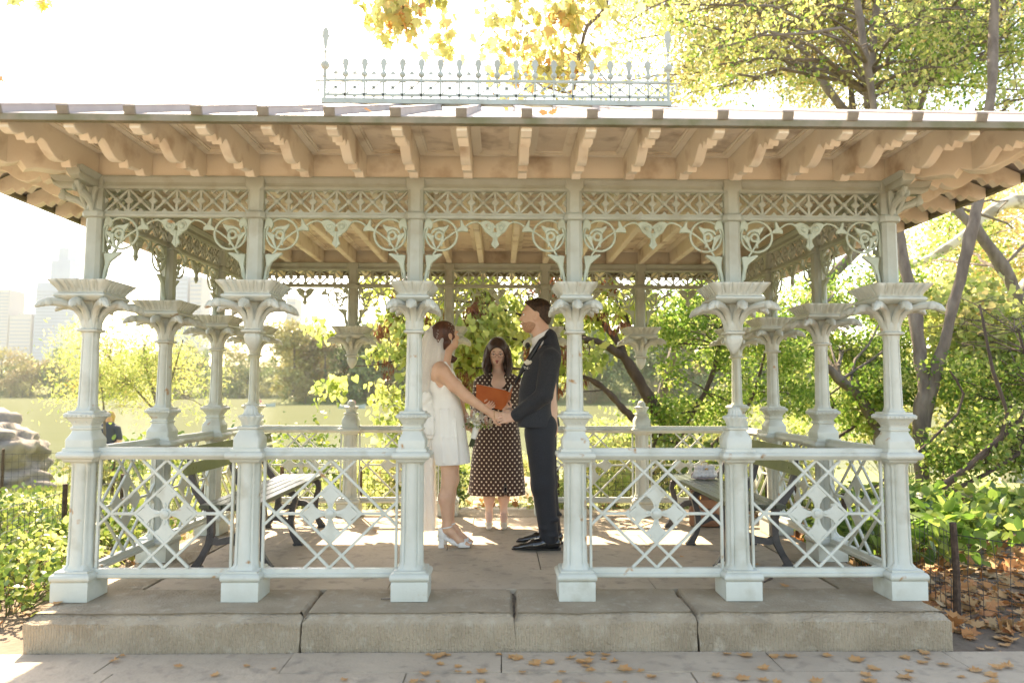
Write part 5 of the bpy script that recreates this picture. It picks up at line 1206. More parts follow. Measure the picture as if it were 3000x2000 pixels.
def bouquet():
    c = at(1398, 1222, 1.27); e = empty('bouquet', c, label='bouquet of white and blush roses held by the bride', cat='bouquet')
    loc = lambda px, py, dy=0: at(px, py, 1.27+dy)-c; rn = random.Random(12)
    def rose(q, r_, mt):
        m = MB()
        for i in range(14):
            a = i*2.4; rr_ = r_*(.12+.062*i); n0 = len(m.v); m.ball((0, 0, 0), 1, 8, 6, (r_*.45, r_*.14, r_*(.60-.012*i))); m.xf(Matrix.Translation(q) @ Matrix.Rotation(rad(55), 4, 'X') @ Matrix.Rotation(a, 4, 'Z') @ Matrix.Translation((0, rr_*.8, -.010*i*r_/.03+.004)) @ Matrix.Rotation(-.35-.03*i, 4, 'X'), n0)
        return m.build('rose', M[mt], e)
    for px, py, dy, r_, mt in ((1400, 1228, -.07, .027, 'rose_w'), (1383, 1206, -.05, .028, 'rose_p'), (1368, 1214, -.02, .026, 'rose_p'), (1388, 1216, -.06, .020, 'rose_w'), (1424, 1224, -.05, .027, 'rose_p'), (1410, 1208, -.02, .024, 'rose_w'), (1436, 1230, -.02, .022, 'rose_w'), (1372, 1228, -.01, .024, 'rose_w')): rose(loc(px, py, dy), r_, mt)
    m = MB()
    for i in range(170): m.ball(loc(rn.gauss(1402, 24), rn.gauss(1222, 13), rn.uniform(-.08, .04)), rn.uniform(.003, .005), 6, 4)
    m.build('baby_breath', M['pearl'], e, kind='stuff')
    m = MB()
    for i in range(60):
        q = loc(rn.gauss(1404, 20), 1240+rn.uniform(-3, 10), rn.uniform(-.07, .04)); n0 = len(m.v); m.add([(0, 0, 0), (.007, .014, .003), (0, .032, -.004), (-.007, .014, .003)], [(0, 1, 2), (0, 2, 3)]); m.xf(Matrix.Translation(q) @ Matrix.Rotation(rn.uniform(0, 6.3), 4, 'Z') @ Matrix.Rotation(rn.uniform(-1.3, .2), 4, 'X'), n0)
    m.build('greenery', M['leaf_green'], e, smooth=None, kind='stuff')
    m = MB(); m.tube([loc(1398, 1238, -.01), loc(1393, 1262, 0), loc(1386, 1284, .0)], [.030, .024, .020], 14); m.build('satin_wrap', M['satin'], e)
    m = MB()
    for i in range(16): a = i*.39; m.tube([loc(1387, 1280)+Vector((.012*math.cos(a), .012*math.sin(a), 0)), loc(1380+rn.uniform(-4, 5), 1308+rn.uniform(-5, 4))+Vector((.016*math.cos(a), .016*math.sin(a), 0))], .003, 5)
    m.build('stem', mat('stems', (.06, .07, .03), .6), e, kind='stuff')
bouquet()
# ================================================================== VEGETATION
D = lambda x, y: (x*1.27551, y*1.27551)                            # reading of a position on the 2352 px wide view
def atd(x, y, Y): return at(x*1.27551, y*1.27551, Y)
SHAPES = {
 'rhomb': (np.array([(0, 0, 0), (-.26, .42, .05), (0, 1, -.05), (.26, .42, .05)]), [(0, 1, 2), (0, 2, 3)]),
 'oval': (np.array([(0, 0, 0), (-.30, .28, .06), (-.26, .68, .04), (0, 1, -.06), (.26, .68, .04), (.30, .28, .06), (0, .5, 0)]), [(0, 1, 6), (1, 2, 6), (2, 3, 6), (3, 4, 6), (4, 5, 6), (5, 0, 6)]),
 'heart': (np.array([(0, .06, 0), (-.30, -.06, .05), (-.48, .25, .07), (-.30, .62, .03), (0, 1, -.10), (.30, .62, .03), (.48, .25, .07), (.30, -.06, .05)]), [(0, 1, 2), (0, 2, 3), (0, 3, 4), (0, 4, 5), (0, 5, 6), (0, 6, 7)]),
 'maple': (np.array([(0, .30, 0), (-.10, .0, 0), (-.34, .02, .05), (-.30, .20, .02), (-.55, .42, .08), (-.28, .48, 0), (-.26, .74, .05), (-.12, .66, 0), (0, 1.0, -.10), (.12, .66, 0), (.26, .74, .05), (.28, .48, 0), (.55, .42, .08), (.30, .20, .02), (.34, .02, .05), (.10, .0, 0)]), [(0, i, i+1) for i in range(1, 15)]+[(0, 15, 1)]),
 'willow': (np.array([(0, 0, 0), (-.11, .45, .03), (0, 1, -.08), (.11, .45, .03)]), [(0, 1, 2), (0, 2, 3)]),
 'blade': (np.array([(-.03, 0, 0), (.03, 0, 0), (.012, .6, .06), (0, 1, .22), (-.012, .6, .06)]), [(0, 1, 2), (0, 2, 4), (4, 2, 3)]),
}
def leafmesh(P, size, shape, rng, up=.6, hang=0.0, sv=.35, upright=False):
    n = len(P); B, T = SHAPES[shape]; T = np.array(T)
    nrm = rng.normal(size=(n, 3)); nrm[:, 2] = nrm[:, 2]*.6+up; nrm /= np.linalg.norm(nrm, axis=1)[:, None]
    d = rng.normal(size=(n, 3)); d[:, 2] -= hang*2
    if upright: d = rng.normal(size=(n, 3))*.28; d[:, 2] = 1
    d -= nrm*(d*nrm).sum(1)[:, None] if not upright else 0; d /= np.linalg.norm(d, axis=1)[:, None]
    sd = np.cross(d, nrm); sd /= np.maximum(np.linalg.norm(sd, axis=1), 1e-6)[:, None]; nn = np.cross(sd, d)
    s = size*(1+sv*rng.uniform(-1, 1, n))
    V = P[:, None, :]+s[:, None, None]*(B[None, :, 0, None]*sd[:, None, :]+B[None, :, 1, None]*d[:, None, :]+B[None, :, 2, None]*nn[:, None, :])
    F_ = T[None]+(np.arange(n)*len(B))[:, None, None]
    return V.reshape(-1, 3), F_.reshape(-1, 3)
def cloud(blobs, n, rng, clumps=9, tight=.22, flat=.8):
    C = np.array([b[0][:] if isinstance(b[0], Vector) else b[0] for b in blobs], float); R = np.array([b[1] for b in blobs], float)
    w_ = R**2.2; cc = []; cr = []
    for c, r in zip(C, R):
        k = clumps; d = rng.normal(size=(k, 3)); d /= np.linalg.norm(d, axis=1)[:, None]
        cc.append(c+d*(r*rng.uniform(.25, 1, k)**.5)[:, None]*np.array([1, 1, flat])); cr.append(np.full(k, r*tight))
    cc = np.concatenate(cc); cr = np.concatenate(cr); pw = np.repeat(w_, clumps)*rng.uniform(.3, 1.7, len(cc)); pw /= pw.sum()
    i = rng.choice(len(cc), n, p=pw); return cc[i]+rng.normal(size=(n, 3))*cr[i][:, None]*np.array([1, 1, .75])
def region(x0, x1, y0, y1, Y0, Y1, n, r0, r1, rng):
    out = []
    for _ in range(n):
        Y = rng.uniform(Y0, Y1); out.append((atd(rng.uniform(x0, x1), rng.uniform(y0, y1), Y), rng.uniform(r0, r1)))
    return out
def smoothpts(P, n=3):
    P = [Vector(p) for p in P]; out = []
    for i in range(len(P)-1):
        p0, p1, p2, p3 = P[max(i-1, 0)], P[i], P[i+1], P[min(i+2, len(P)-1)]
        for k in range(n):
            t = k/n; out.append(.5*((2*p1)+(-p0+p2)*t+(2*p0-5*p1+4*p2-p3)*t*t+(-p0+3*p1-3*p2+p3)*t**3))
    out.append(P[-1]); return out
def limb(m, a, b, r0, r1, rng, bend=.15, seg=6, n=6):
    a, b = Vector(a), Vector(b); L = (b-a).length; off = Vector(rng.normal(size=3))*L*bend; off.z = abs(off.z)*.6; P = []
    for i in range(seg+1):
        t = i/seg; P.append(a.lerp(b, t)+off*math.sin(t*math.pi)+Vector(rng.normal(size=3))*L*.012)
    m.tube(P, [r0+(r1-r0)*i/seg for i in range(seg+1)], n); return P
def tree(name, label, cat, stems, blobs, nleaf, size, lm, bark='bark', shape='rhomb', seed=0, twigs=5, limb_r=.03, group=None, hang=.25, clumps=9, tight=.22, up=.5, flat=.8, base=None, rad_twig=.004):
    rng = np.random.default_rng(seed+100); allp = []
    sm = []
    for P, r0, r1 in stems:
        Q = smoothpts(P); n = len(Q); rs = [r0+(r1-r0)*i/(n-1) for i in range(n)]; sm.append((Q, rs)); allp += list(zip(Q, rs))
    loc = Vector(base) if base is not None else Vector(sm[0][0][0])
    t = wempty(name, loc, label=label, cat=cat, group=group)
    m = MB()
    for Q, rs in sm:
        Q2 = [q+Vector(rng.normal(size=3))*r*.12 for q, r in zip(Q, rs)]; m.tube(Q2, [r*(1+.10*rng.normal()) for r in rs], 12)
    for c, r in blobs:
        c = Vector(c); near = min(allp, key=lambda q: (q[0]-c).length+(.8 if q[0].z > c.z+.4 else 0)); P = limb(m, near[0], c, min(near[1]*.5, limb_r*(.6+.5*r)), rad_twig*1.6, rng, n=6)
        for _ in range(twigs):
            s_ = P[rng.integers(2, len(P))]; d = Vector(rng.normal(size=3)).normalized(); d.z = d.z*.6-.1*hang; limb(m, s_, s_+d*r*rng.uniform(.6, 1.15), rad_twig*1.3, rad_twig*.4, rng, .12, 4, 4)
    m.build('trunk', M[bark], t, smooth=60)
    for k, (lmn, frac) in enumerate(lm if isinstance(lm, list) else [(lm, 1.0)]):
        P = cloud(blobs, int(nleaf*frac), rng, clumps, tight, flat); V_, F_ = leafmesh(P, size, shape, rng, up, hang); np_obj('crown', V_, F_, M[lmn], t)
    return t
rg = np.random.default_rng(11)
# --- trees right of the pavilion
t5 = [atd(2118, 1105, 5.2), atd(2112, 1000, 5.2), atd(2122, 900, 5.2), atd(2112, 800, 5.3), atd(2097, 700, 5.4), atd(2078, 610, 5.5), atd(2060, 520, 5.6), atd(2040, 400, 5.8), atd(2010, 255, 6.2), atd(1985, 120, 6.4), atd(1960, -60, 6.6)]
t5[0].z = -.25
t5b = [atd(2120, 985, 5.2), atd(2145, 880, 5.15), atd(2178, 740, 5.1), atd(2205, 640, 5.1), atd(2228, 540, 5.1), atd(2250, 440, 5.2), atd(2272, 250, 5.4), atd(2282, 120, 5.6), atd(2285, -60, 5.8)]
blob = region(1560, 2352, -60, 235, 8.6, 11.5, 46, .45, .85, rg)
tree('tree', 'forked grey brown tree directly behind the right front corner column', 'tree', [(t5, .095, .05), (t5b, .075, .06)], blob, 16000, .085, [('leaf_yellow', .7), ('leaf_gold', .3)], seed=1, twigs=9, limb_r=.05, tight=.30, rad_twig=.007)
tree('tree', 'leaning tree with curved smooth trunk seen between the right side columns', 'tree', [([atd(2022, 1035, 5.9), atd(2016, 990, 5.9), atd(1985, 930, 5.9), atd(1930, 870, 5.9), atd(1860, 815, 5.9), atd(1800, 780, 6.0), atd(1700, 700, 6.2), atd(1620, 640, 6.4), atd(1560, 600, 6.4)], .085, .035)],
     region(1640, 2090, 640, 930, 6.2, 8.5, 22, .3, .6, rg), 15000, .075, [('leaf_green', .7), ('leaf_lime', .3)], seed=2, tight=.32)
tree('tree', 'diagonal trunk leaning in from the right edge below the eave', 'tree', [([atd(2420, 860, 7.2), atd(2352, 715, 7.2), atd(2300, 610, 7.2), atd(2245, 530, 7.2), atd(2195, 480, 7.4), atd(2120, 380, 7.6), atd(2080, 200, 8)], .11, .06), ([atd(2480, 1080, 7.2), atd(2450, 960, 7.2), atd(2420, 860, 7.2)], .14, .11)],
     region(2060, 2500, 0, 240, 7.4, 10.5, 26, .5, .9, rg)+region(2080, 2352, 500, 640, 9, 12, 9, .4, .7, rg), 12000, .085, [('leaf_green', .5), ('leaf_lime', .5)], seed=3, tight=.30)
tree('plane_tree', 'pale barked plane tree branch crossing behind the leaning trunks', 'tree', [([atd(2480, 470, 10.5), atd(2352, 462, 10.5), atd(2290, 478, 10.5), atd(2215, 540, 10.6), atd(2140, 590, 10.8), atd(2060, 620, 11)], .17, .06), ([Vector((11.0, 11.0, -.7)), Vector((10.6, 10.8, 2.0)), atd(2480, 470, 10.5), atd(2520, 250, 10.5)], .28, .16)],
     region(2060, 2500, 430, 720, 12.5, 17, 34, .7, 1.3, rg), 22000, .12, [('leaf_gold', .75), ('leaf_yellow', .25)], 'bark_pale', seed=4, tight=.34)
tree('tree', 'slanting trunk rising behind the roof right of the cresting', 'tree', [([Vector((3.4, 9.2, -.6)), Vector((3.3, 9.2, 2.0)), atd(2040, 420, 8.4), atd(1935, 250, 8.0), atd(1890, 190, 8.0), atd(1840, 110, 8.0), atd(1790, 60, 8.1), atd(1660, -30, 8.3)], .10, .035), ([atd(1960, 290, 9.2), atd(1950, 150, 9.3), atd(1925, -30, 9.5)], .07, .05)],
     region(1400, 1900, -80, 235, 8.5, 12.5, 44, .5, .95, rg), 16500, .09, [('leaf_yellow', .45), ('leaf_lime', .35), ('leaf_gold', .2)], seed=5, twigs=10, limb_r=.06, tight=.32, rad_twig=.008)
tree('tree', 'straight grey trunk rising behind the roof toward the top right', 'tree', [([Vector((5.0, 8.0, -.5)), Vector((4.8, 8.0, 2.0)), atd(2105, 420, 7.6), atd(1998, 255, 7.0), atd(2005, 120, 7.0), atd(2018, -60, 7.0)], .09, .055), ([atd(2100, 400, 8.0), atd(2112, 260, 8.0), atd(2140, 180, 8.0), atd(2200, 105, 8.1), atd(2290, 60, 8.2)], .06, .03)],
     region(1850, 2352, -80, 200, 8.6, 12, 26, .5, .9, rg)+region(1500, 2352, -60, 235, 5.6, 6.8, 26, .28, .5, rg), 17000, .085, [('leaf_yellow', .5), ('leaf_lime', .25), ('leaf_green', .25)], seed=6, twigs=9, limb_r=.05, tight=.32, rad_twig=.008)
# --- redbud behind the people, boughs reaching left with hanging pods
c5 = lambda x, y, Y: at(1000+x/2.24, 600+y/2.24, Y)
st = [([Vector((1.45, 5.2, -.35)), c5(2130, 1500, 5.2), c5(2060, 1340, 5.2), c5(1990, 1220, 5.2), c5(1930, 1120, 5.2), c5(1870, 1020, 5.2), c5(1800, 960, 5.2), c5(1700, 905, 5.15), c5(1600, 885, 5.1), c5(1450, 900, 5.0), c5(1250, 905, 5.0), c5(1080, 915, 4.9)], .10, .018),
      ([c5(1880, 1040, 5.2), c5(1830, 930, 5.3), c5(1760, 830, 5.3), c5(1680, 745, 5.4), c5(1560, 640, 5.5)], .055, .025), ([c5(1900, 820, 5.5), c5(1850, 700, 5.6), c5(1800, 620, 5.6)], .035, .02),
      ([c5(2080, 1520, 5.2), c5(1930, 1410, 5.1), c5(1860, 1350, 5.1), c5(1790, 1270, 5.1), c5(1700, 1190, 5.1), c5(1600, 1130, 5.1), c5(1430, 1110, 5.0), c5(1200, 1080, 4.9), c5(1000, 1060, 4.8)], .06, .012),
      ([c5(1250, 905, 5.0), c5(1000, 860, 4.9), c5(750, 900, 4.8), c5(500, 960, 4.7), c5(300, 1040, 4.7), c5(60, 1060, 4.6)], .018, .006), ([c5(1700, 905, 5.15), c5(1400, 790, 5.1), c5(1100, 700, 5), c5(850, 640, 4.9), c5(500, 620, 4.7), c5(250, 640, 4.6)], .02, .006),
      ([c5(1080, 915, 4.9), c5(900, 870, 4.8), c5(720, 880, 4.7)], .015, .006), ([c5(1200, 1080, 4.9), c5(900, 1070, 4.8), c5(700, 1080, 4.7), c5(400, 1150, 4.7)], .012, .005)]
rb = region(855, 1160, 640, 1000, 4.5, 5.4, 20, .2, .36, rg)+region(990, 1420, 560, 880, 4.7, 6.0, 24, .22, .4, rg)+region(720, 940, 660, 960, 4.4, 5.0, 6, .12, .2, rg)+region(1280, 1500, 560, 760, 5.2, 6.2, 9, .2, .4, rg)
redbud = tree('redbud_tree', 'yellow green redbud with brown pods spreading behind the bride and officiant', 'tree', st, rb, 8500, .085, [('leaf_lime', 1.0)], 'bark_dark', 'heart', seed=7, twigs=9, limb_r=.012, hang=1.3, tight=.34, rad_twig=.003, up=.1)
rng = np.random.default_rng(21); P = cloud(region(860, 1450, 560, 900, 4.4, 5.4, 34, .12, .28, rg), 7000, rng, 8, .2); V_, F_ = leafmesh(P, .085, 'willow', rng, 0, 6); np_obj('seed_pods', V_, F_, M['pod'], redbud, kind='stuff')
# --- dense green shrub with small leaves
tree('shrub', 'dense dark green shrub between the two right pendant capitals', 'shrub', [([Vector((1.75, 5.3, -.35)), atd(1560, 1000, 5.2), atd(1640, 850, 5.2), atd(1660, 700, 5.3)], .05, .02), ([Vector((1.9, 5.4, -.35)), atd(1700, 960, 5.4), atd(1760, 800, 5.4)], .04, .015)],
     region(1500, 1850, 680, 960, 4.6, 6.0, 40, .18, .34, rg), 15000, .052, [('leaf_green', .8), ('leaf_lime', .2)], 'bark_dark', 'oval', seed=8, twigs=5, limb_r=.015, tight=.34)
tree('shrub', 'green shrub filling the gap behind the right side railing', 'shrub', [([Vector((3.0, 6.2, -.4)), atd(1900, 980, 6.2), atd(1880, 850, 6.2)], .04, .015), ([Vector((3.2, 6.2, -.4)), atd(1960, 980, 6.2), atd(1990, 840, 6.2)], .03, .015)],
     region(1830, 2080, 780, 1000, 5.6, 7.2, 16, .2, .42, rg), 8000, .06, [('leaf_green', .75), ('leaf_lime', .25)], 'bark_dark', 'oval', seed=9, twigs=6, tight=.34)
tree('shrub', 'broad leaved lime green shrub at the right edge behind the fence', 'shrub', [([Vector((4.6, 4.2, -.3)), atd(2300, 1000, 4.2), atd(2280, 850, 4.2), atd(2250, 700, 4.3)], .03, .012), ([Vector((4.9, 4.4, -.3)), atd(2352, 950, 4.4), atd(2340, 760, 4.4)], .03, .012), ([Vector((4.2, 4.6, -.3)), atd(2200, 950, 4.6), atd(2180, 850, 4.6)], .02, .01)],
     region(2150, 2480, 690, 880, 5.7, 7.6, 32, .25, .5, rg), 7500, .095, [('leaf_lime', .8), ('leaf_yellow', .2)], 'bark_dark', 'heart', seed=10, twigs=7, limb_r=.012, tight=.36)
tree('shrub', 'shadowy deep green bush low at the right edge', 'shrub', [([Vector((5.0, 4.6, -.3)), atd(2340, 1040, 4.6), atd(2330, 940, 4.6)], .03, .012)],
     region(2170, 2500, 860, 1080, 4.3, 6.2, 30, .22, .42, rg), 11000, .06, [('leaf_green', .7), ('leaf_lime', .3)], 'bark_dark', 'oval', seed=12, twigs=6, tight=.36)
# --- small willow leaved tree left of the pavilion
tree('tree', 'slender pale yellow green tree on the lake shore behind the left columns', 'tree', [([atd(372, 1090, 11), atd(368, 1000, 11), atd(360, 930, 11), atd(340, 860, 11), atd(330, 800, 11)], .06, .02), ([atd(368, 1000, 11), atd(380, 920, 11), atd(400, 850, 11), atd(420, 780, 11)], .04, .014), ([atd(362, 950, 11), atd(300, 880, 11), atd(250, 820, 11)], .025, .012), ([atd(240, 1010, 11), atd(238, 930, 11), atd(228, 850, 11)], .03, .01)],
     region(150, 470, 760, 960, 10.4, 12.6, 36, .32, .62, rg)+region(180, 330, 715, 800, 10.6, 12, 8, .3, .5, rg), 10500, .10, [('leaf_yellow', .35), ('leaf_lime', .65)], 'bark', 'willow', seed=13, twigs=7, limb_r=.012, tight=.4)
# --- overhanging plane branches at the top, nearer than the roof ridge
tree('plane_branch', 'cluster of plane leaves hanging from above left of centre', 'branch', [([atd(860, -160, 2.6), atd(900, -60, 2.6), atd(925, 10, 2.6), atd(930, 60, 2.6)], .02, .005), ([atd(900, -60, 2.6), atd(985, 0, 2.6), atd(985, 70, 2.6)], .008, .003)],
     region(850, 940, -40, 80, 2.4, 2.9, 8, .14, .22, rg)+region(940, 1040, -40, 20, 2.4, 2.9, 4, .12, .18, rg)+region(970, 1030, 60, 115, 2.4, 2.9, 3, .09, .14, rg), 330, .11, 'leaf_maple', 'bark', 'maple', seed=14, twigs=4, limb_r=.006, hang=.8, tight=.4, rad_twig=.002, up=.2)
tree('plane_branch', 'large plane bough with green gold and rusty leaves over the cresting', 'branch', [([atd(1420, -160, 3.0), atd(1395, -40, 3.0), atd(1390, 20, 3.0), atd(1350, 60, 3.0), atd(1330, 130, 3.0), atd(1318, 205, 3.0), atd(1285, 210, 3.0), atd(1230, 190, 3.0)], .03, .008), ([atd(1340, 110, 3.0), atd(1380, 170, 3.1), atd(1420, 220, 3.1)], .01, .004), ([atd(1350, 60, 3.0), atd(1290, 40, 3.0), atd(1200, 60, 3.0)], .01, .004)],
     region(1130, 1440, -60, 120, 2.6, 3.6, 20, .16, .28, rg)+region(1120, 1330, 100, 225, 2.8, 3.6, 13, .16, .26, rg), 640, .11, 'leaf_maple', 'bark', 'maple', seed=15, twigs=5, limb_r=.008, hang=.8, tight=.42, rad_twig=.0025, up=.2)
tree('plane_branch', 'two yellow plane leaves dipping into the top left corner', 'branch', [([atd(60, -120, .6), atd(70, -30, .6), atd(100, -10, .6)], .006, .003)], [(atd(50, -12, .6), .05), (atd(100, -8, .6), .05)], 10, .085, 'leaf_maple', 'bark', 'maple', seed=16, twigs=1, limb_r=.003, hang=1.5, rad_twig=.0015)
tree('plane_branch', 'rust orange plane leaf poking in at the left edge', 'branch', [([atd(-90, 120, .6), atd(-30, 160, .6), atd(-12, 182, .6)], .005, .0025)], [(atd(-4, 184, .6), .014)], 3, .075, 'dry', 'bark', 'maple', seed=17, twigs=1, limb_r=.003, hang=.5, rad_twig=.0015)
# --- undergrowth as single plants
def clumpplant(name, label, cat, x, y, z0, r, h, n, size, lm, shape='oval', seed=0, group=None, up=.7, hang=0, stemmat='leaf_under'):
    rng = np.random.default_rng(seed+500); t = wempty(name, (x, y, z0), label=label, cat=cat, group=group)
    m = MB(); pts = []
    for i in range(max(5, int(n/14))):
        a = rng.uniform(0, 6.28); q = rng.uniform(.1, 1)**.6*r; e = Vector((x+q*math.cos(a), y+q*math.sin(a), z0+h*rng.uniform(.45, 1))); limb(m, (x+q*.3*math.cos(a), y+q*.3*math.sin(a), z0-.02), e, .004, .002, rng, .1, 4, 4); pts.append(e)
    m.build('stem', M['stem'], t)
    P = np.array([p[:] for p in pts])[rng.integers(0, len(pts), n)]+rng.normal(size=(n, 3))*np.array([r*.22, r*.22, h*.18]); P[:, 2] = np.maximum(P[:, 2], z0+.02)
    V_, F_ = leafmesh(P, size, shape, rng, up, hang); np_obj('leaf_mass', V_, F_, M[lm], t, kind='stuff'); return t
M['stem'] = mat('green stems', (.10, .12, .04), .7)
GB = -.20
ctx = [("next to the fence post", ''), ]
i = 0
places_left = [(-4.6, 1.4), (-4.1, .9), (-3.6, .6), (-5.2, 2.2), (-4.5, 2.4), (-3.7, 1.5), (-3.2, 1.1), (-5.8, 3.0), (-4.9, 3.3), (-4.1, 3.0), (-3.4, 2.4), (-5.3, 1.1), (-4.9, .5), (-4.3, .2), (-3.0, 2.0), (-6.3, 2.2), (-6.5, 3.5), (-3.0, .45)]
for k, (x, y) in enumerate(places_left):
    clumpplant('ground_plant', 'leafy green groundcover plant behind the left wire fence', 'plant', x, y, GB, .42, .28, 640, .052, 'leaf_under' if k % 3 else 'leaf_lime', seed=k, group='groundcover plants left of the pavilion')
places_back = [(-3.6, 3.9), (-2.9, 4.2), (-2.2, 3.9), (-1.5, 4.1), (-.95, 3.8), (-2.5, 5.0), (-1.8, 5.2), (-1.1, 4.9), (-.7, 4.4), (1.15, 3.8), (1.7, 4.0), (2.3, 3.9), (2.9, 4.1), (1.3, 4.7), (2.0, 4.8), (2.7, 4.9), (3.5, 4.2), (-3.2, 5.2), (3.4, 5.2), (.9, 4.3), (-4.2, 4.6)]
for k, (x, y) in enumerate(places_back):
    clumpplant('ground_plant', 'loose green undergrowth behind the back railing', 'plant', x, y, hgt(x, y), .40, .42+.18*(k % 3), 300, .07, ('leaf_lime', 'leaf_yellow', 'leaf_under')[k % 3], seed=40+k, group='undergrowth behind the pavilion')
clumpplant('small_bush', 'small round bush beside the path seen past the bride\'s legs', 'bush', -.52, 3.75, -.19, .24, .40, 520, .045, 'leaf_under', seed=90)
clumpplant('small_bush', 'low bright bush at the foot of the fence beside the stone path', 'bush', .62, 3.35, -.19, .30, .36, 520, .05, 'leaf_lime', seed=91)
places_right = [(3.0, 1.9), (3.5, 2.3), (4.0, 2.6), (4.6, 2.9), (3.2, 2.9), (3.9, 3.3), (4.6, 3.6), (5.2, 3.2), (2.9, 1.3), (3.4, 1.6), (4.4, 2.2), (5.3, 2.4), (3.9, 1.9), (3.9, .55), (4.9, 1.6)]
for k, (x, y) in enumerate(places_right):
    clumpplant('broadleaf_plant', 'broad leaved green plant rising from the leaf litter at right', 'plant', x, y, GB, .34, .30, 200, .115, 'leaf_under' if k % 3 else 'leaf_green', 'oval', seed=120+k, group='broadleaf plants right of the pavilion', up=.9)
# grass on the lawn and far bank of the path
rng = np.random.default_rng(31); n = 42000
x = rng.uniform(-13, 5, n); y = rng.uniform(4.2, 11, n); P = np.stack([x, y, [hgt(a, b) for a, b in zip(x, y)]], 1)
V_, F_ = leafmesh(P, .085, 'blade', rng, upright=True); np_obj('lawn_grass', V_, F_, M['grass'], kind='stuff', label='long sunlit grass on the bank sloping down to the lake')
n = 9000; x = rng.uniform(-9, -2.7, n); y = rng.uniform(2.2, 4.4, n); P = np.stack([x, y, np.full(n, GB)], 1); V_, F_ = leafmesh(P, .07, 'blade', rng, upright=True); np_obj('lawn_grass', V_, F_, M['grass'], kind='stuff', label='short grass between the groundcover and the rock')
# shrubs along the near shore of the lake
for k, (x, y, r) in enumerate([(-7.2, 9.5, .7), (-5.6, 8.8, .6), (-2.1, 9.0, .5), (-.9, 8.6, .6), (.3, 9.2, .6), (2.0, 8.9, .8), (3.4, 9.0, .9), (5.5, 9.2, 1.0), (7.0, 8.0, 1.1), (-8.6, 8.6, .6)]):
    clumpplant('shore_shrub', 'pale leafy shrub on the near lake shore', 'shrub', x, y, hgt(x, y), r, r*1.3 if x > 1 else r*.8, 1100, .085, ('leaf_yellow', 'leaf_lime')[k % 2], seed=160+k, group='shrubs along the near lake shore')
# leaf litter
def litter(name, xs, ys, n, seed, label, z=GB+.004, size=.078, lim=None):
    rng = np.random.default_rng(seed); x = rng.uniform(*xs, n); y = rng.uniform(*ys, n)
    if lim is not None: m_ = lim(x, y); x, y = x[m_], y[m_]
    P = np.stack([x, y, np.full(len(x), z)+rng.uniform(0, .02, len(x))], 1); V_, F_ = leafmesh(P, size, 'maple', rng, 1.6, 0, .45); V_[:, 2] = np.maximum(V_[:, 2], z-.002); np_obj(name, V_, F_, M['dry'], kind='stuff', label=label)
litter('leaf_litter', (2.52, 7), (-2.2, 5), 9000, 3, 'brown dry leaf litter covering the soil right of the pavilion', lim=lambda x, y: (x > 2.95) | (y > -.1))
litter('leaf_litter', (-4.4, -2.5), (.1, 4), 380, 4, 'scattered dry leaves on the soil left of the pavilion', size=.06)
litter('leaf_litter', (-1.2, 1.4), (3.1, 6), 260, 5, 'scattered dry leaves on the path behind the pavilion', size=.07)
# fallen leaves lying one by one on the paving
leafp = []
for v in range(6):
    rn = random.Random(v); m = MB(); B, T = SHAPES['maple']; s_ = 1.0; cu = rn.uniform(.25, .9); V_ = []
    for a, b, c in B:
        a2 = a*(1+rn.uniform(-.12, .12)); b2 = (b-.45)*(1+rn.uniform(-.1, .1)); V_.append((a2, b2, .02+cu*(a2*a2*.9+b2*b2*.5)*(1 if v % 2 else .35)+rn.uniform(0, .05)))
    m.add(V_+[(0, -.45, .03), (0.01, -.45, .03), (.04, -.85, .06), (.03, -.85, .06)], list(T)+[(16, 17, 18, 19)]); o = m.build('fallen_leaf', M['dry'], smooth=None); leafp.append(o)
rn = random.Random(77); spots = []
def sc(n, x0, x1, y0, y1, smin, smax, z):
    for _ in range(n): spots.append((rn.uniform(x0, x1), rn.uniform(y0, y1), rn.uniform(smin, smax), z))
zt = GZ+.004
sc(26, -.35, .65, -.62, -.37, .04, .085, zt); sc(24, 1.15, 2.5, -.72, -.37, .05, .10, zt); sc(26, -.4, 1.4, -1.0, -.6, .035, .07, zt); sc(22, 1.2, 2.4, -1.1, -.7, .05, .09, zt); sc(7, -1.9, -.5, -.7, -.36, .035, .06, zt); sc(30, 2.45, 2.9, -1.0, -.1, .05, .10, GB+.006)
sc(5, -1.5, -.9, -1.0, -.7, .03, .05, zt)
for a, b, s_ in ((-1.72, .62, .07), (1.72, .70, .11), (-1.35, 1.6, .06), (.62, 1.25, .03), (-1.0, 1.9, .05), (.9, 1.6, .04), (1.3, .95, .035), (.5, .55, .03), (-.3, .8, .025), (1.9, 1.4, .06), (-.9, 2.4, .05), (1.05, 2.4, .05), (1.72, .2, .06), (-2.35, -.12, .07)): spots.append((a, b, s_, .002))
for k, (a, b, s_, z) in enumerate(spots):
    s_ *= rn.uniform(.7, 1.1)
    o = leafp[k] if k < 6 else inst(leafp[k % 6]); o.location = (a, b, z); o.scale = (s_, s_, s_); o.rotation_euler = (rn.uniform(-.15, .15), rn.uniform(-.15, .15), rn.uniform(0, 6.28))
    inside = z > -.1
    tag(o, 'dry brown leaf lying on the pavilion floor' if inside else 'dry orange brown plane leaf lying on the front pavement', 'leaf', 'fallen leaves on the pavilion floor' if inside else 'fallen leaves on the front pavement')
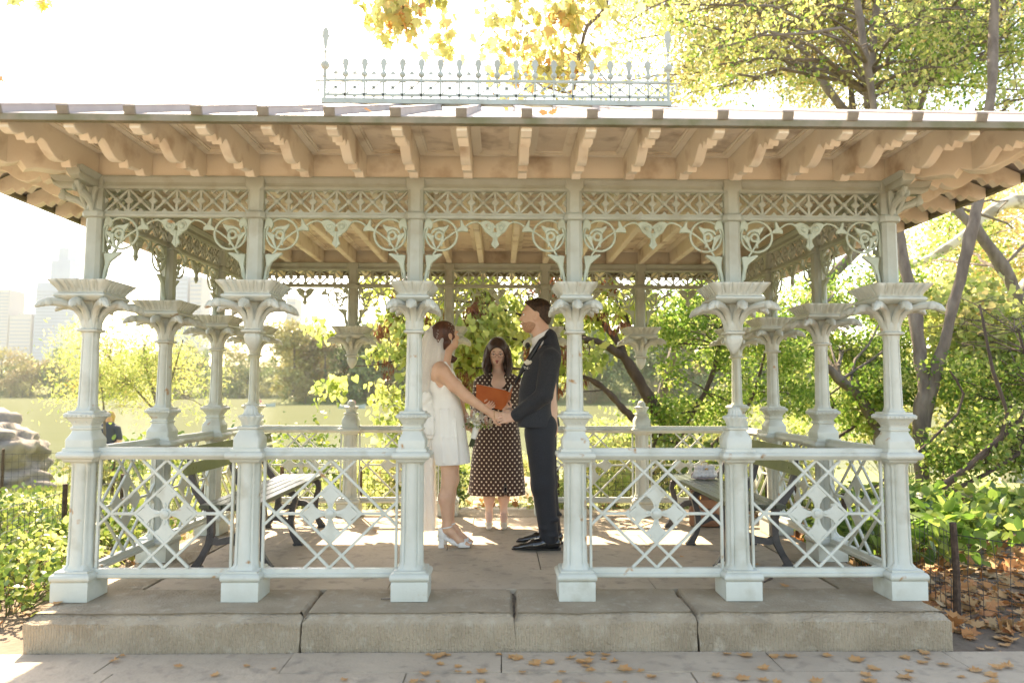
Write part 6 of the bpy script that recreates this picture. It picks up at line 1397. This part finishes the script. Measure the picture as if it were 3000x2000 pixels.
# roof leaves
for k, (px, py) in enumerate(((905, 322), (1075, 318), (1590, 320), (1622, 322), (1990, 330))):
    p = at(px, py, -.45); p.z = 2.426+(p.y+.83)/2.18*.969+.01; o = inst(leafp[k % 6]); o.location = p; o.scale = (.055,)*3; o.rotation_euler = (.45, 0, k*1.3); tag(o, 'rusty leaf caught on the front slope of the roof', 'leaf', 'leaves caught on the roof')
for k, (px, py, dx) in enumerate(((0, 0, 0),)):
    t = tag(MB().tube([(-.62, -.05, .004), (-.52, -.07, .010), (-.42, -.05, .006), (-.36, -.03, .004)], [.004, .005, .004, .002], 6).build('twig', M['bark']), 'thin forked twig lying on the kerb left of centre', 'twig')
tag(MB().tube([(1.63, .28, .004), (1.70, .34, .012), (1.74, .42, .004)], [.004, .008, .003], 6).build('twig', M['bark_dark']), 'small curled dark twig on the floor by the right railing', 'twig')
# ================================================================== FENCES
def fence(pts, h, label, posts, tops=None, mesh=.075, pr=.022, postmat='oldwood', ph=None):
    t = wempty('wire_fence', pts[0], label=label, cat='fence'); P = [Vector(p) for p in pts]; L = 0; m = MB()
    for a, b in zip(P, P[1:]):
        n = max(1, int((b-a).length/mesh)); d = (b-a).length
        for k in range(n):
            q = a.lerp(b, k/n); wv = .008*math.sin(k*1.7); m.tube([q+Vector((wv, wv, 0)), q+Vector((-wv, 0, h*.5)), q+Vector((wv, -wv, h))], .0021, 4)
    for hh in [h*.04, h*.2, h*.36, h*.52, h*.68, h*.84, h]:
        m.tube([p+Vector((0, 0, hh-(.0 if i % 2 == 0 else .01))) for i, p in enumerate(P)], .0020 if hh < h else .003, 4)
    m.build('wire_mesh', M['wire'], t, smooth=None)
    for q in posts:
        q = Vector(q); H = ph or h+.06; o = MB(); o.tube([q+Vector((0, 0, -.05)), q+Vector((.006, 0, H*.5)), q+Vector((0, .004, H)), q+Vector((0, .004, H+.004))], [pr, pr*.95, pr*.9, pr*.5], 7); o.build('post', M[postmat], t)
g0 = GB
fence([(2.95, 1.1, g0), (2.78, .25, g0), (2.95, -.1, g0), (3.15, -.55, g0), (3.5, -1.3, g0), (3.7, -1.9, g0)], .50, 'wire mesh fence bending from a dark wooden post at the right front corner', [(2.78, .25, g0), (3.7, -1.9, g0)])
fence([(2.72, .6, g0), (2.72, 1.5, g0), (2.72, 2.4, g0), (2.75, 3.2, g0)], .50, 'wire fence running close along the right side railing', [(2.72, 1.5, g0), (2.72, 2.4, g0), (2.75, 3.2, g0)])
fence([(.62, 3.3, g0), (1.3, 3.3, g0), (2.0, 3.3, g0), (2.7, 3.3, g0)], .52, 'wire fence behind the back railing right of the path', [(.62, 3.3, g0), (.86, 3.32, g0), (2.0, 3.3, g0)])
fence([(-.72, 3.3, g0), (-1.4, 3.3, g0), (-2.2, 3.3, g0), (-2.95, 3.2, g0)], .52, 'wire fence behind the back railing left of the path', [(-.72, 3.3, g0), (-.5, 4.3, g0), (-1.4, 3.3, g0), (-2.2, 3.3, g0)])
fence([(-3.30, .1, g0), (-3.42, .85, g0), (-3.5, 1.4, g0), (-3.55, 1.9, g0), (-3.45, 2.6, g0), (-2.95, 3.2, g0)], .52, 'wire mesh fence running back through the groundcover left of the pavilion', [(-3.55, 1.9, g0), (-3.45, 2.6, g0), (-2.95, 3.2, g0)])
fence([(-8.2, 5.3, -.3), (-6.6, 5.5, -.3), (-5.7, 5.7, -.3), (-4.6, 5.6, -.3), (-3.8, 5.6, -.3)], .62, 'thin wire fence in front of the grey rock outcrop', [(-6.55, 5.5, -.3), (-5.55, 5.7, -.3), (-5.15, 5.6, -.3), (-3.9, 5.6, -.3)], pr=.020)
# ================================================================== ROCK, PATH STONES
from mathutils import noise as mnoise
def rock(label, c, s_, seed, n=40, amp=.22):
    V_ = []; F_ = []
    for i in range(n+1):
        for j in range(n*2):
            a = math.pi*i/n; b = math.pi*j/n; p = Vector((math.sin(a)*math.cos(b), math.sin(a)*math.sin(b), math.cos(a))); q = Vector((p.x*s_[0], p.y*s_[1], p.z*s_[2]))
            st_ = Vector((q.x*.55+q.z*.75+seed, q.y*.8, q.z*2.1-q.x*1.3)); k = 1+amp*mnoise.noise(st_)+amp*.5*abs(mnoise.noise(st_*2.3))-amp*.35*abs(mnoise.noise(Vector((st_.x*.6, st_.y*1.2, st_.z*3.0))))+.03*mnoise.noise(q*5)
            V_.append((c[0]+q.x*k, c[1]+q.y*k, c[2]+q.z*k))
    for i in range(n):
        for j in range(n*2): F_.append((i*n*2+j, (i+1)*n*2+j, (i+1)*n*2+(j+1) % (n*2), i*n*2+(j+1) % (n*2)))
    return np_obj('rock_outcrop' if s_[0] > 1 else 'stone', np.array(V_), np.array(F_), M['rock'], smooth=True, label=label, cat='rock')
rock('big grey fissured rock outcrop at the left edge by the lake', (-9.9, 7.4, -.42), (2.7, 1.6, 1.60), 3, 80, .19)
rock('low ledge of grey rock in front of the outcrop', (-8.6, 6.1, -.35), (1.7, .7, .36), 9, 36)
pth = MB().box(-.42, .60, 3.0, 7.5, -.30, -.205).build('path', M['soil'], smooth=None, kind='structure')
for k, (x0, x1, y0, y1) in enumerate(((-.40, .42, 3.05, 3.42), (-.34, .5, 3.5, 3.85), (-.42, .35, 3.95, 4.3), (-.3, .5, 4.4, 4.9), (-.35, .4, 5.0, 5.6))): stone('stepping_stone', x0, x1, y0, y1, -.26, -.165-.012*k, 'slab', pth, .02, .08, .012, 60+k)
# ================================================================== FAR SHORE
cols = ['far_a', 'far_b', 'far_a', 'far_c', 'far_b', 'far_a']
def fartree(x, y, z0, h, w_, seed, cm, label, n=5200, size=None):
    rng = np.random.default_rng(seed+900); t = wempty('far_tree', (x, y, z0), label=label, cat='tree', group='trees on the far shore of the lake')
    m = MB(); m.tube([(x, y, z0-.5), (x+.2, y, z0+h*.35), (x, y, z0+h*.7)], [h*.022, h*.017, h*.008], 7); m.build('trunk', M['bark'], t)
    bl = []
    for _ in range(15):
        a = rng.uniform(0, 6.28); q = rng.uniform(0, 1)**.6*w_*.5; zz = z0+h*rng.uniform(.18, .86); k = 1-abs((zz-z0)/h-.5)*.9; bl.append(((x+q*k*math.cos(a), y+q*k*math.sin(a), zz), w_*rng.uniform(.16, .27)))
    P = cloud(bl, n, rng, 10, .26, .85); V_, F_ = leafmesh(P, size or h*.042, 'rhomb', rng, .6, .2); np_obj('crown', V_, F_, M[cm], t)
rf = random.Random(5); k = 0
for x in np.arange(-214, -60, 8.5):                              # the farther shore to the left
    h = rf.uniform(16, 23); fartree(x+rf.uniform(-2, 2), 280+rf.uniform(0, 10), -.8, h, h*.85, k, cols[k % 6], 'hazy rounded tree on the far left shore of the lake', 3600); k += 1
for x in np.arange(-212, -50, 10): fartree(x+rf.uniform(-3, 3), 274+rf.uniform(-1, 3), -1, rf.uniform(6, 9), 11, k, cols[k % 6], 'low hazy bush on the far left shore of the lake', 1800, .5); k += 1
for x in np.arange(-58, 70, 4.8):
    hh = rf.uniform(15, 20) if x < 0 else rf.uniform(14, 22); fartree(x+rf.uniform(-1.5, 1.5), shore(x)+6+rf.uniform(0, 9), -.8, hh, hh*.72, k, cols[(k*5+k//3) % 6], 'tall tree on the wooded bank across the lake', 4600); k += 1
for x in np.arange(-56, 60, 7.5): fartree(x+rf.uniform(-2, 2), shore(x)+2.5+rf.uniform(0, 2), -1.1, rf.uniform(5, 7.5), 8, k, cols[(k*3) % 6], 'leafy bush overhanging the water on the far bank', 2200, .34); k += 1
# ================================================================== SKYLINE
glass = mat('tower glass', (.16, .21, .30), .5, (.20, .25, .33), .03); conc = mat('tower stone', (.27, .26, .26), .8)
def tower(label, x0, x1, y, z1, rows, cols_, mt, dep=30, steps=()):
    e = wempty('tower', ((x0+x1)/2, y, 0), label=label, cat='skyscraper'); m = MB(); m.box(x0, x1, y, y+dep, -2, z1); zt_ = z1
    for k_, (a, b, zz) in enumerate(steps): m.box(x0+(x1-x0)*a, x0+(x1-x0)*b, y+1+2*k_, y+dep-4-k_, zt_-2.5-k_, zz)
    m.build('tower_body', mt, e, smooth=None)
    dh = (z1-4)/rows; dw = (x1-x0)/cols_; w0 = None
    for r_ in range(rows):
        m = MB(); m.box(0, (x1-x0)*.94, -.35, .2, 0, dh*.45)
        if w0 is None: w0 = m.build('window_band', glass2, e, smooth=None); w0.location = (x0+(x1-x0)*.03-e.location.x, y-e.location.y, 2)
        else: o = inst(w0, e); o.location = (x0+(x1-x0)*.03-e.location.x, y-e.location.y, 2+r_*dh)
glass2 = mat('dark windows', (.15, .18, .235), .4)
Yt = 900; q = lambda px, py: at(px, py, Yt)
def tw(label, px0, px1, py, rows, mt, steps=()):
    a, b = q(px0, py), q(px1, py); st_ = tuple((s0, s1, q(px0, sy).z) for s0, s1, sy in steps); tower(label, a.x, b.x, Yt, a.z, rows, 6, mt, 30, st_)
tw('tall stone tower cut by the left edge of the picture', -25, 29, 847, 30, conc)
tw('stepped pale block beside the tall stone tower', 29, 92, 925, 20, conc, ((.35, 1, 917),))
tw('broad dark glass slab with a stepped tower rising behind it', 105, 223, 842, 30, glass, ((.0, 1, 825), (.30, .78, 760), (.45, .70, 722)))
tw('slender tower with a dark band below its flat top', 558, 592, 810, 26, conc)
tw('pale blue tower between the left columns', 509, 551, 805, 26, glass)
tw('very faint tower behind the left pendant scrollwork', 838, 866, 872, 18, conc)
# ================================================================== BOATS AND FAR PEOPLE
def boat(x, y, label, seed):
    e = wempty('rowing_boat', (x, y, WZ), label=label, cat='boat'); m = MB(); R = []
    for t_, w_, dz in ((-2.0, .25, .15), (-1.4, .62, .04), (0, .75, 0), (1.3, .55, .06), (2.1, .04, .25)): R.append([(x+t_, y-w_, WZ+.45+dz), (x+t_, y-w_*.6, WZ-.05), (x+t_, y+w_*.6, WZ-.05), (x+t_, y+w_, WZ+.45+dz)])
    m.loft(R); m.build('hull', mat('boat hull', (.42, .48, .44), .5), e); m = MB()
    for sx in (-.8, .5): m.box(x+sx-.12, x+sx+.12, y-.62, y+.62, WZ+.35, WZ+.39)
    m.build('bench_seat', M['oldwood'], e, smooth=None); m = MB(); m.tube([(x, y-.6, WZ+.5), (x+.5, y-2.2, WZ+.1)], .03, 6); m.build('oar', M['oldwood'], e)
def figure(x, y, z, label, seed, shirt, hair='hair_o', h=1.6, seated=False):
    t = wempty('person', (x, y, z), label=label, cat='person'); s_ = SDF(.02 if y > 20 else .008); k = h/1.7
    if seated: hip = .45
    else: hip = .9*k
    A = lambda a, b, c: (x+a, y+b, z+c)
    s_.cone(A(0, 0, hip), A(0, 0, hip+.48*k), .14, .15, .06); s_.ell(A(0, 0, hip+.72*k), (.085, .10, .12), .02); s_.cone(A(0, 0, hip+.5*k), A(0, 0, hip+.62*k), .06, .06, .03)
    for b in (-1, 1):
        s_.chain([A(b*.19, 0, hip+.46*k), A(b*.24, .02, hip+.18*k), A(b*.17, -.16, hip+.05*k)], [.055, .045, .035], .03)
        if seated: s_.chain([A(b*.1, 0, hip), A(b*.12, -.42, hip+.02), A(b*.12, -.45, .05)], [.085, .065, .045], .03)
        else: s_.chain([A(b*.09, 0, hip), A(b*.10, 0, hip*.5), A(b*.10, 0, .06)], [.085, .065, .045], .03); 
    s_.build('body', M['skin'], t); d = SDF(.02 if y > 20 else .010); d.cone(A(0, 0, hip), A(0, 0, hip+.46*k), .17, .17, .05)
    for b in (-1, 1): d.chain([A(b*.19, 0, hip+.46*k), A(b*.24, .02, hip+.25*k)], [.075, .062], .03)
    d.build('shirt', shirt, t); p_ = SDF(.02 if y > 20 else .010)
    for b in (-1, 1):
        if seated: p_.chain([A(b*.1, 0, hip-.02), A(b*.12, -.42, hip), A(b*.12, -.45, .15)], [.12, .085, .06], .04)
        else: p_.chain([A(b*.08, 0, hip), A(b*.10, 0, hip*.5), A(b*.10, 0, .1)], [.12, .085, .065], .04)
    p_.build('trousers', M['suit2'], t); hr = SDF(.02 if y > 20 else .006); hr.ell(A(0, .03, hip+.76*k), (.105, .11, .12), .02); hr.cone(A(0, .07, hip+.72*k), A(0, .08, hip+.5*k), .09, .06, .03); hr.build('hair', M[hair], t)
M['blonde'] = mat('blond hair', (.50, .33, .15), .5, (.38, .24, .10), 30); navy = mat('navy shirt', (.06, .07, .10), .8); pink = mat('pink shirt', (.55, .20, .20), .8)
p = at(318, 1242, 11.5); figure(p.x, 11.5, p.z-1.38, 'blond woman in a navy top on the shore behind the left corner column', 1, navy, 'blonde', 1.60)
p = at(770, 1187, 118); boat(p.x, 118, 'pale green rowing boat with rowers near the far bank left of the pendant post', 1); figure(p.x-.5, 118, WZ+.1, 'rower in a pink shirt sitting in the pale green boat', 3, pink, seated=True)
p = at(1030, 1198, 105); boat(p.x, 105, 'rowing boat partly hidden behind the back railing post', 2); figure(p.x+.3, 105, WZ+.1, 'rower in a pink top beyond the back railing post', 4, pink, seated=True)
# ================================================================== LABELS THAT SINGLE OUT
SEG = [(100, 'at the left picture edge'), (190, 'just left of the left front corner column'), (370, 'right of the left front corner column'), (490, 'between the middle left side columns'), (620, 'in line with the left pendant post'), (800, 'right of the left pendant post'), (930, 'left of the bride'), (1080, 'in line with the bride'), (1200, 'in line with the officiant'), (1300, 'in line with the groom'), (1480, 'right of the groom'), (1620, 'beside the back right short post'), (1760, 'in line with the right pendant post'), (1900, 'right of the right pendant post'), (2060, 'left of the right front corner column'), (2200, 'just right of the right front corner column'), (1e9, 'at the right picture edge')]
ORD = ['', 'second ', 'third ', 'fourth ', 'fifth ', 'sixth ', 'seventh ', 'eighth ', 'ninth ', 'tenth ', 'eleventh ', 'twelfth ', 'thirteenth ', 'fourteenth ', 'fifteenth ', 'sixteenth ', 'seventeenth ']
def single_out(kind_words):
    B = {}
    for o in list(COL.objects):
        if o.parent is None and o.get('label') in kind_words:
            v = Vector(o.location)-CAMP; px = (1500+F_PX*v.dot(CR)/max(v.dot(CF), .1))/1.27551; sg = next(t for lim, t in SEG if px < lim); B.setdefault((o['label'], sg), []).append((v.dot(CF), o))
    for (lb, sg), L in B.items():
        L.sort(key=lambda q: q[0])
        for i, (_, o) in enumerate(L): o['label'] = (ORD[min(i, 16)]+'nearest ' if len(L) > 1 else '')+kind_words[lb]+' '+sg
single_out({'leafy green groundcover plant behind the left wire fence': 'leafy green groundcover plant', 'loose green undergrowth behind the back railing': 'loose undergrowth behind the pavilion', 'broad leaved green plant rising from the leaf litter at right': 'broad leaved plant', 'pale leafy shrub on the near lake shore': 'pale shrub on near shore',
 'hazy rounded tree on the far left shore of the lake': 'hazy rounded far shore tree', 'low hazy bush on the far left shore of the lake': 'low hazy far shore bush', 'tall tree on the wooded bank across the lake': 'tall tree across the lake', 'leafy bush overhanging the water on the far bank': 'bush overhanging the far bank',
 'dry brown leaf lying on the pavilion floor': 'dry leaf on the pavilion floor', 'dry orange brown plane leaf lying on the front pavement': 'fallen leaf on the front pavement', 'rusty leaf caught on the front slope of the roof': 'rusty leaf caught on the roof'})
# ================================================================== HAZE
m = MB(); m.box(-620, 620, -40, 960, -3.6, 215); hz = m.build('haze', bpy.data.materials.new('haze'), smooth=None, kind='stuff', label='pale autumn haze over the lake and skyline')
hm = hz.data.materials[0]; hm.use_nodes = True; nt = hm.node_tree; nt.nodes.clear(); o = N(nt, 'ShaderNodeOutputMaterial'); v = N(nt, 'ShaderNodeVolumePrincipled')
v.inputs['Color'].default_value = (.90, .94, 1.0, 1); v.inputs['Density'].default_value = .00016; v.inputs['Anisotropy'].default_value = .1; nt.links.new(v.outputs[0], o.inputs['Volume'])
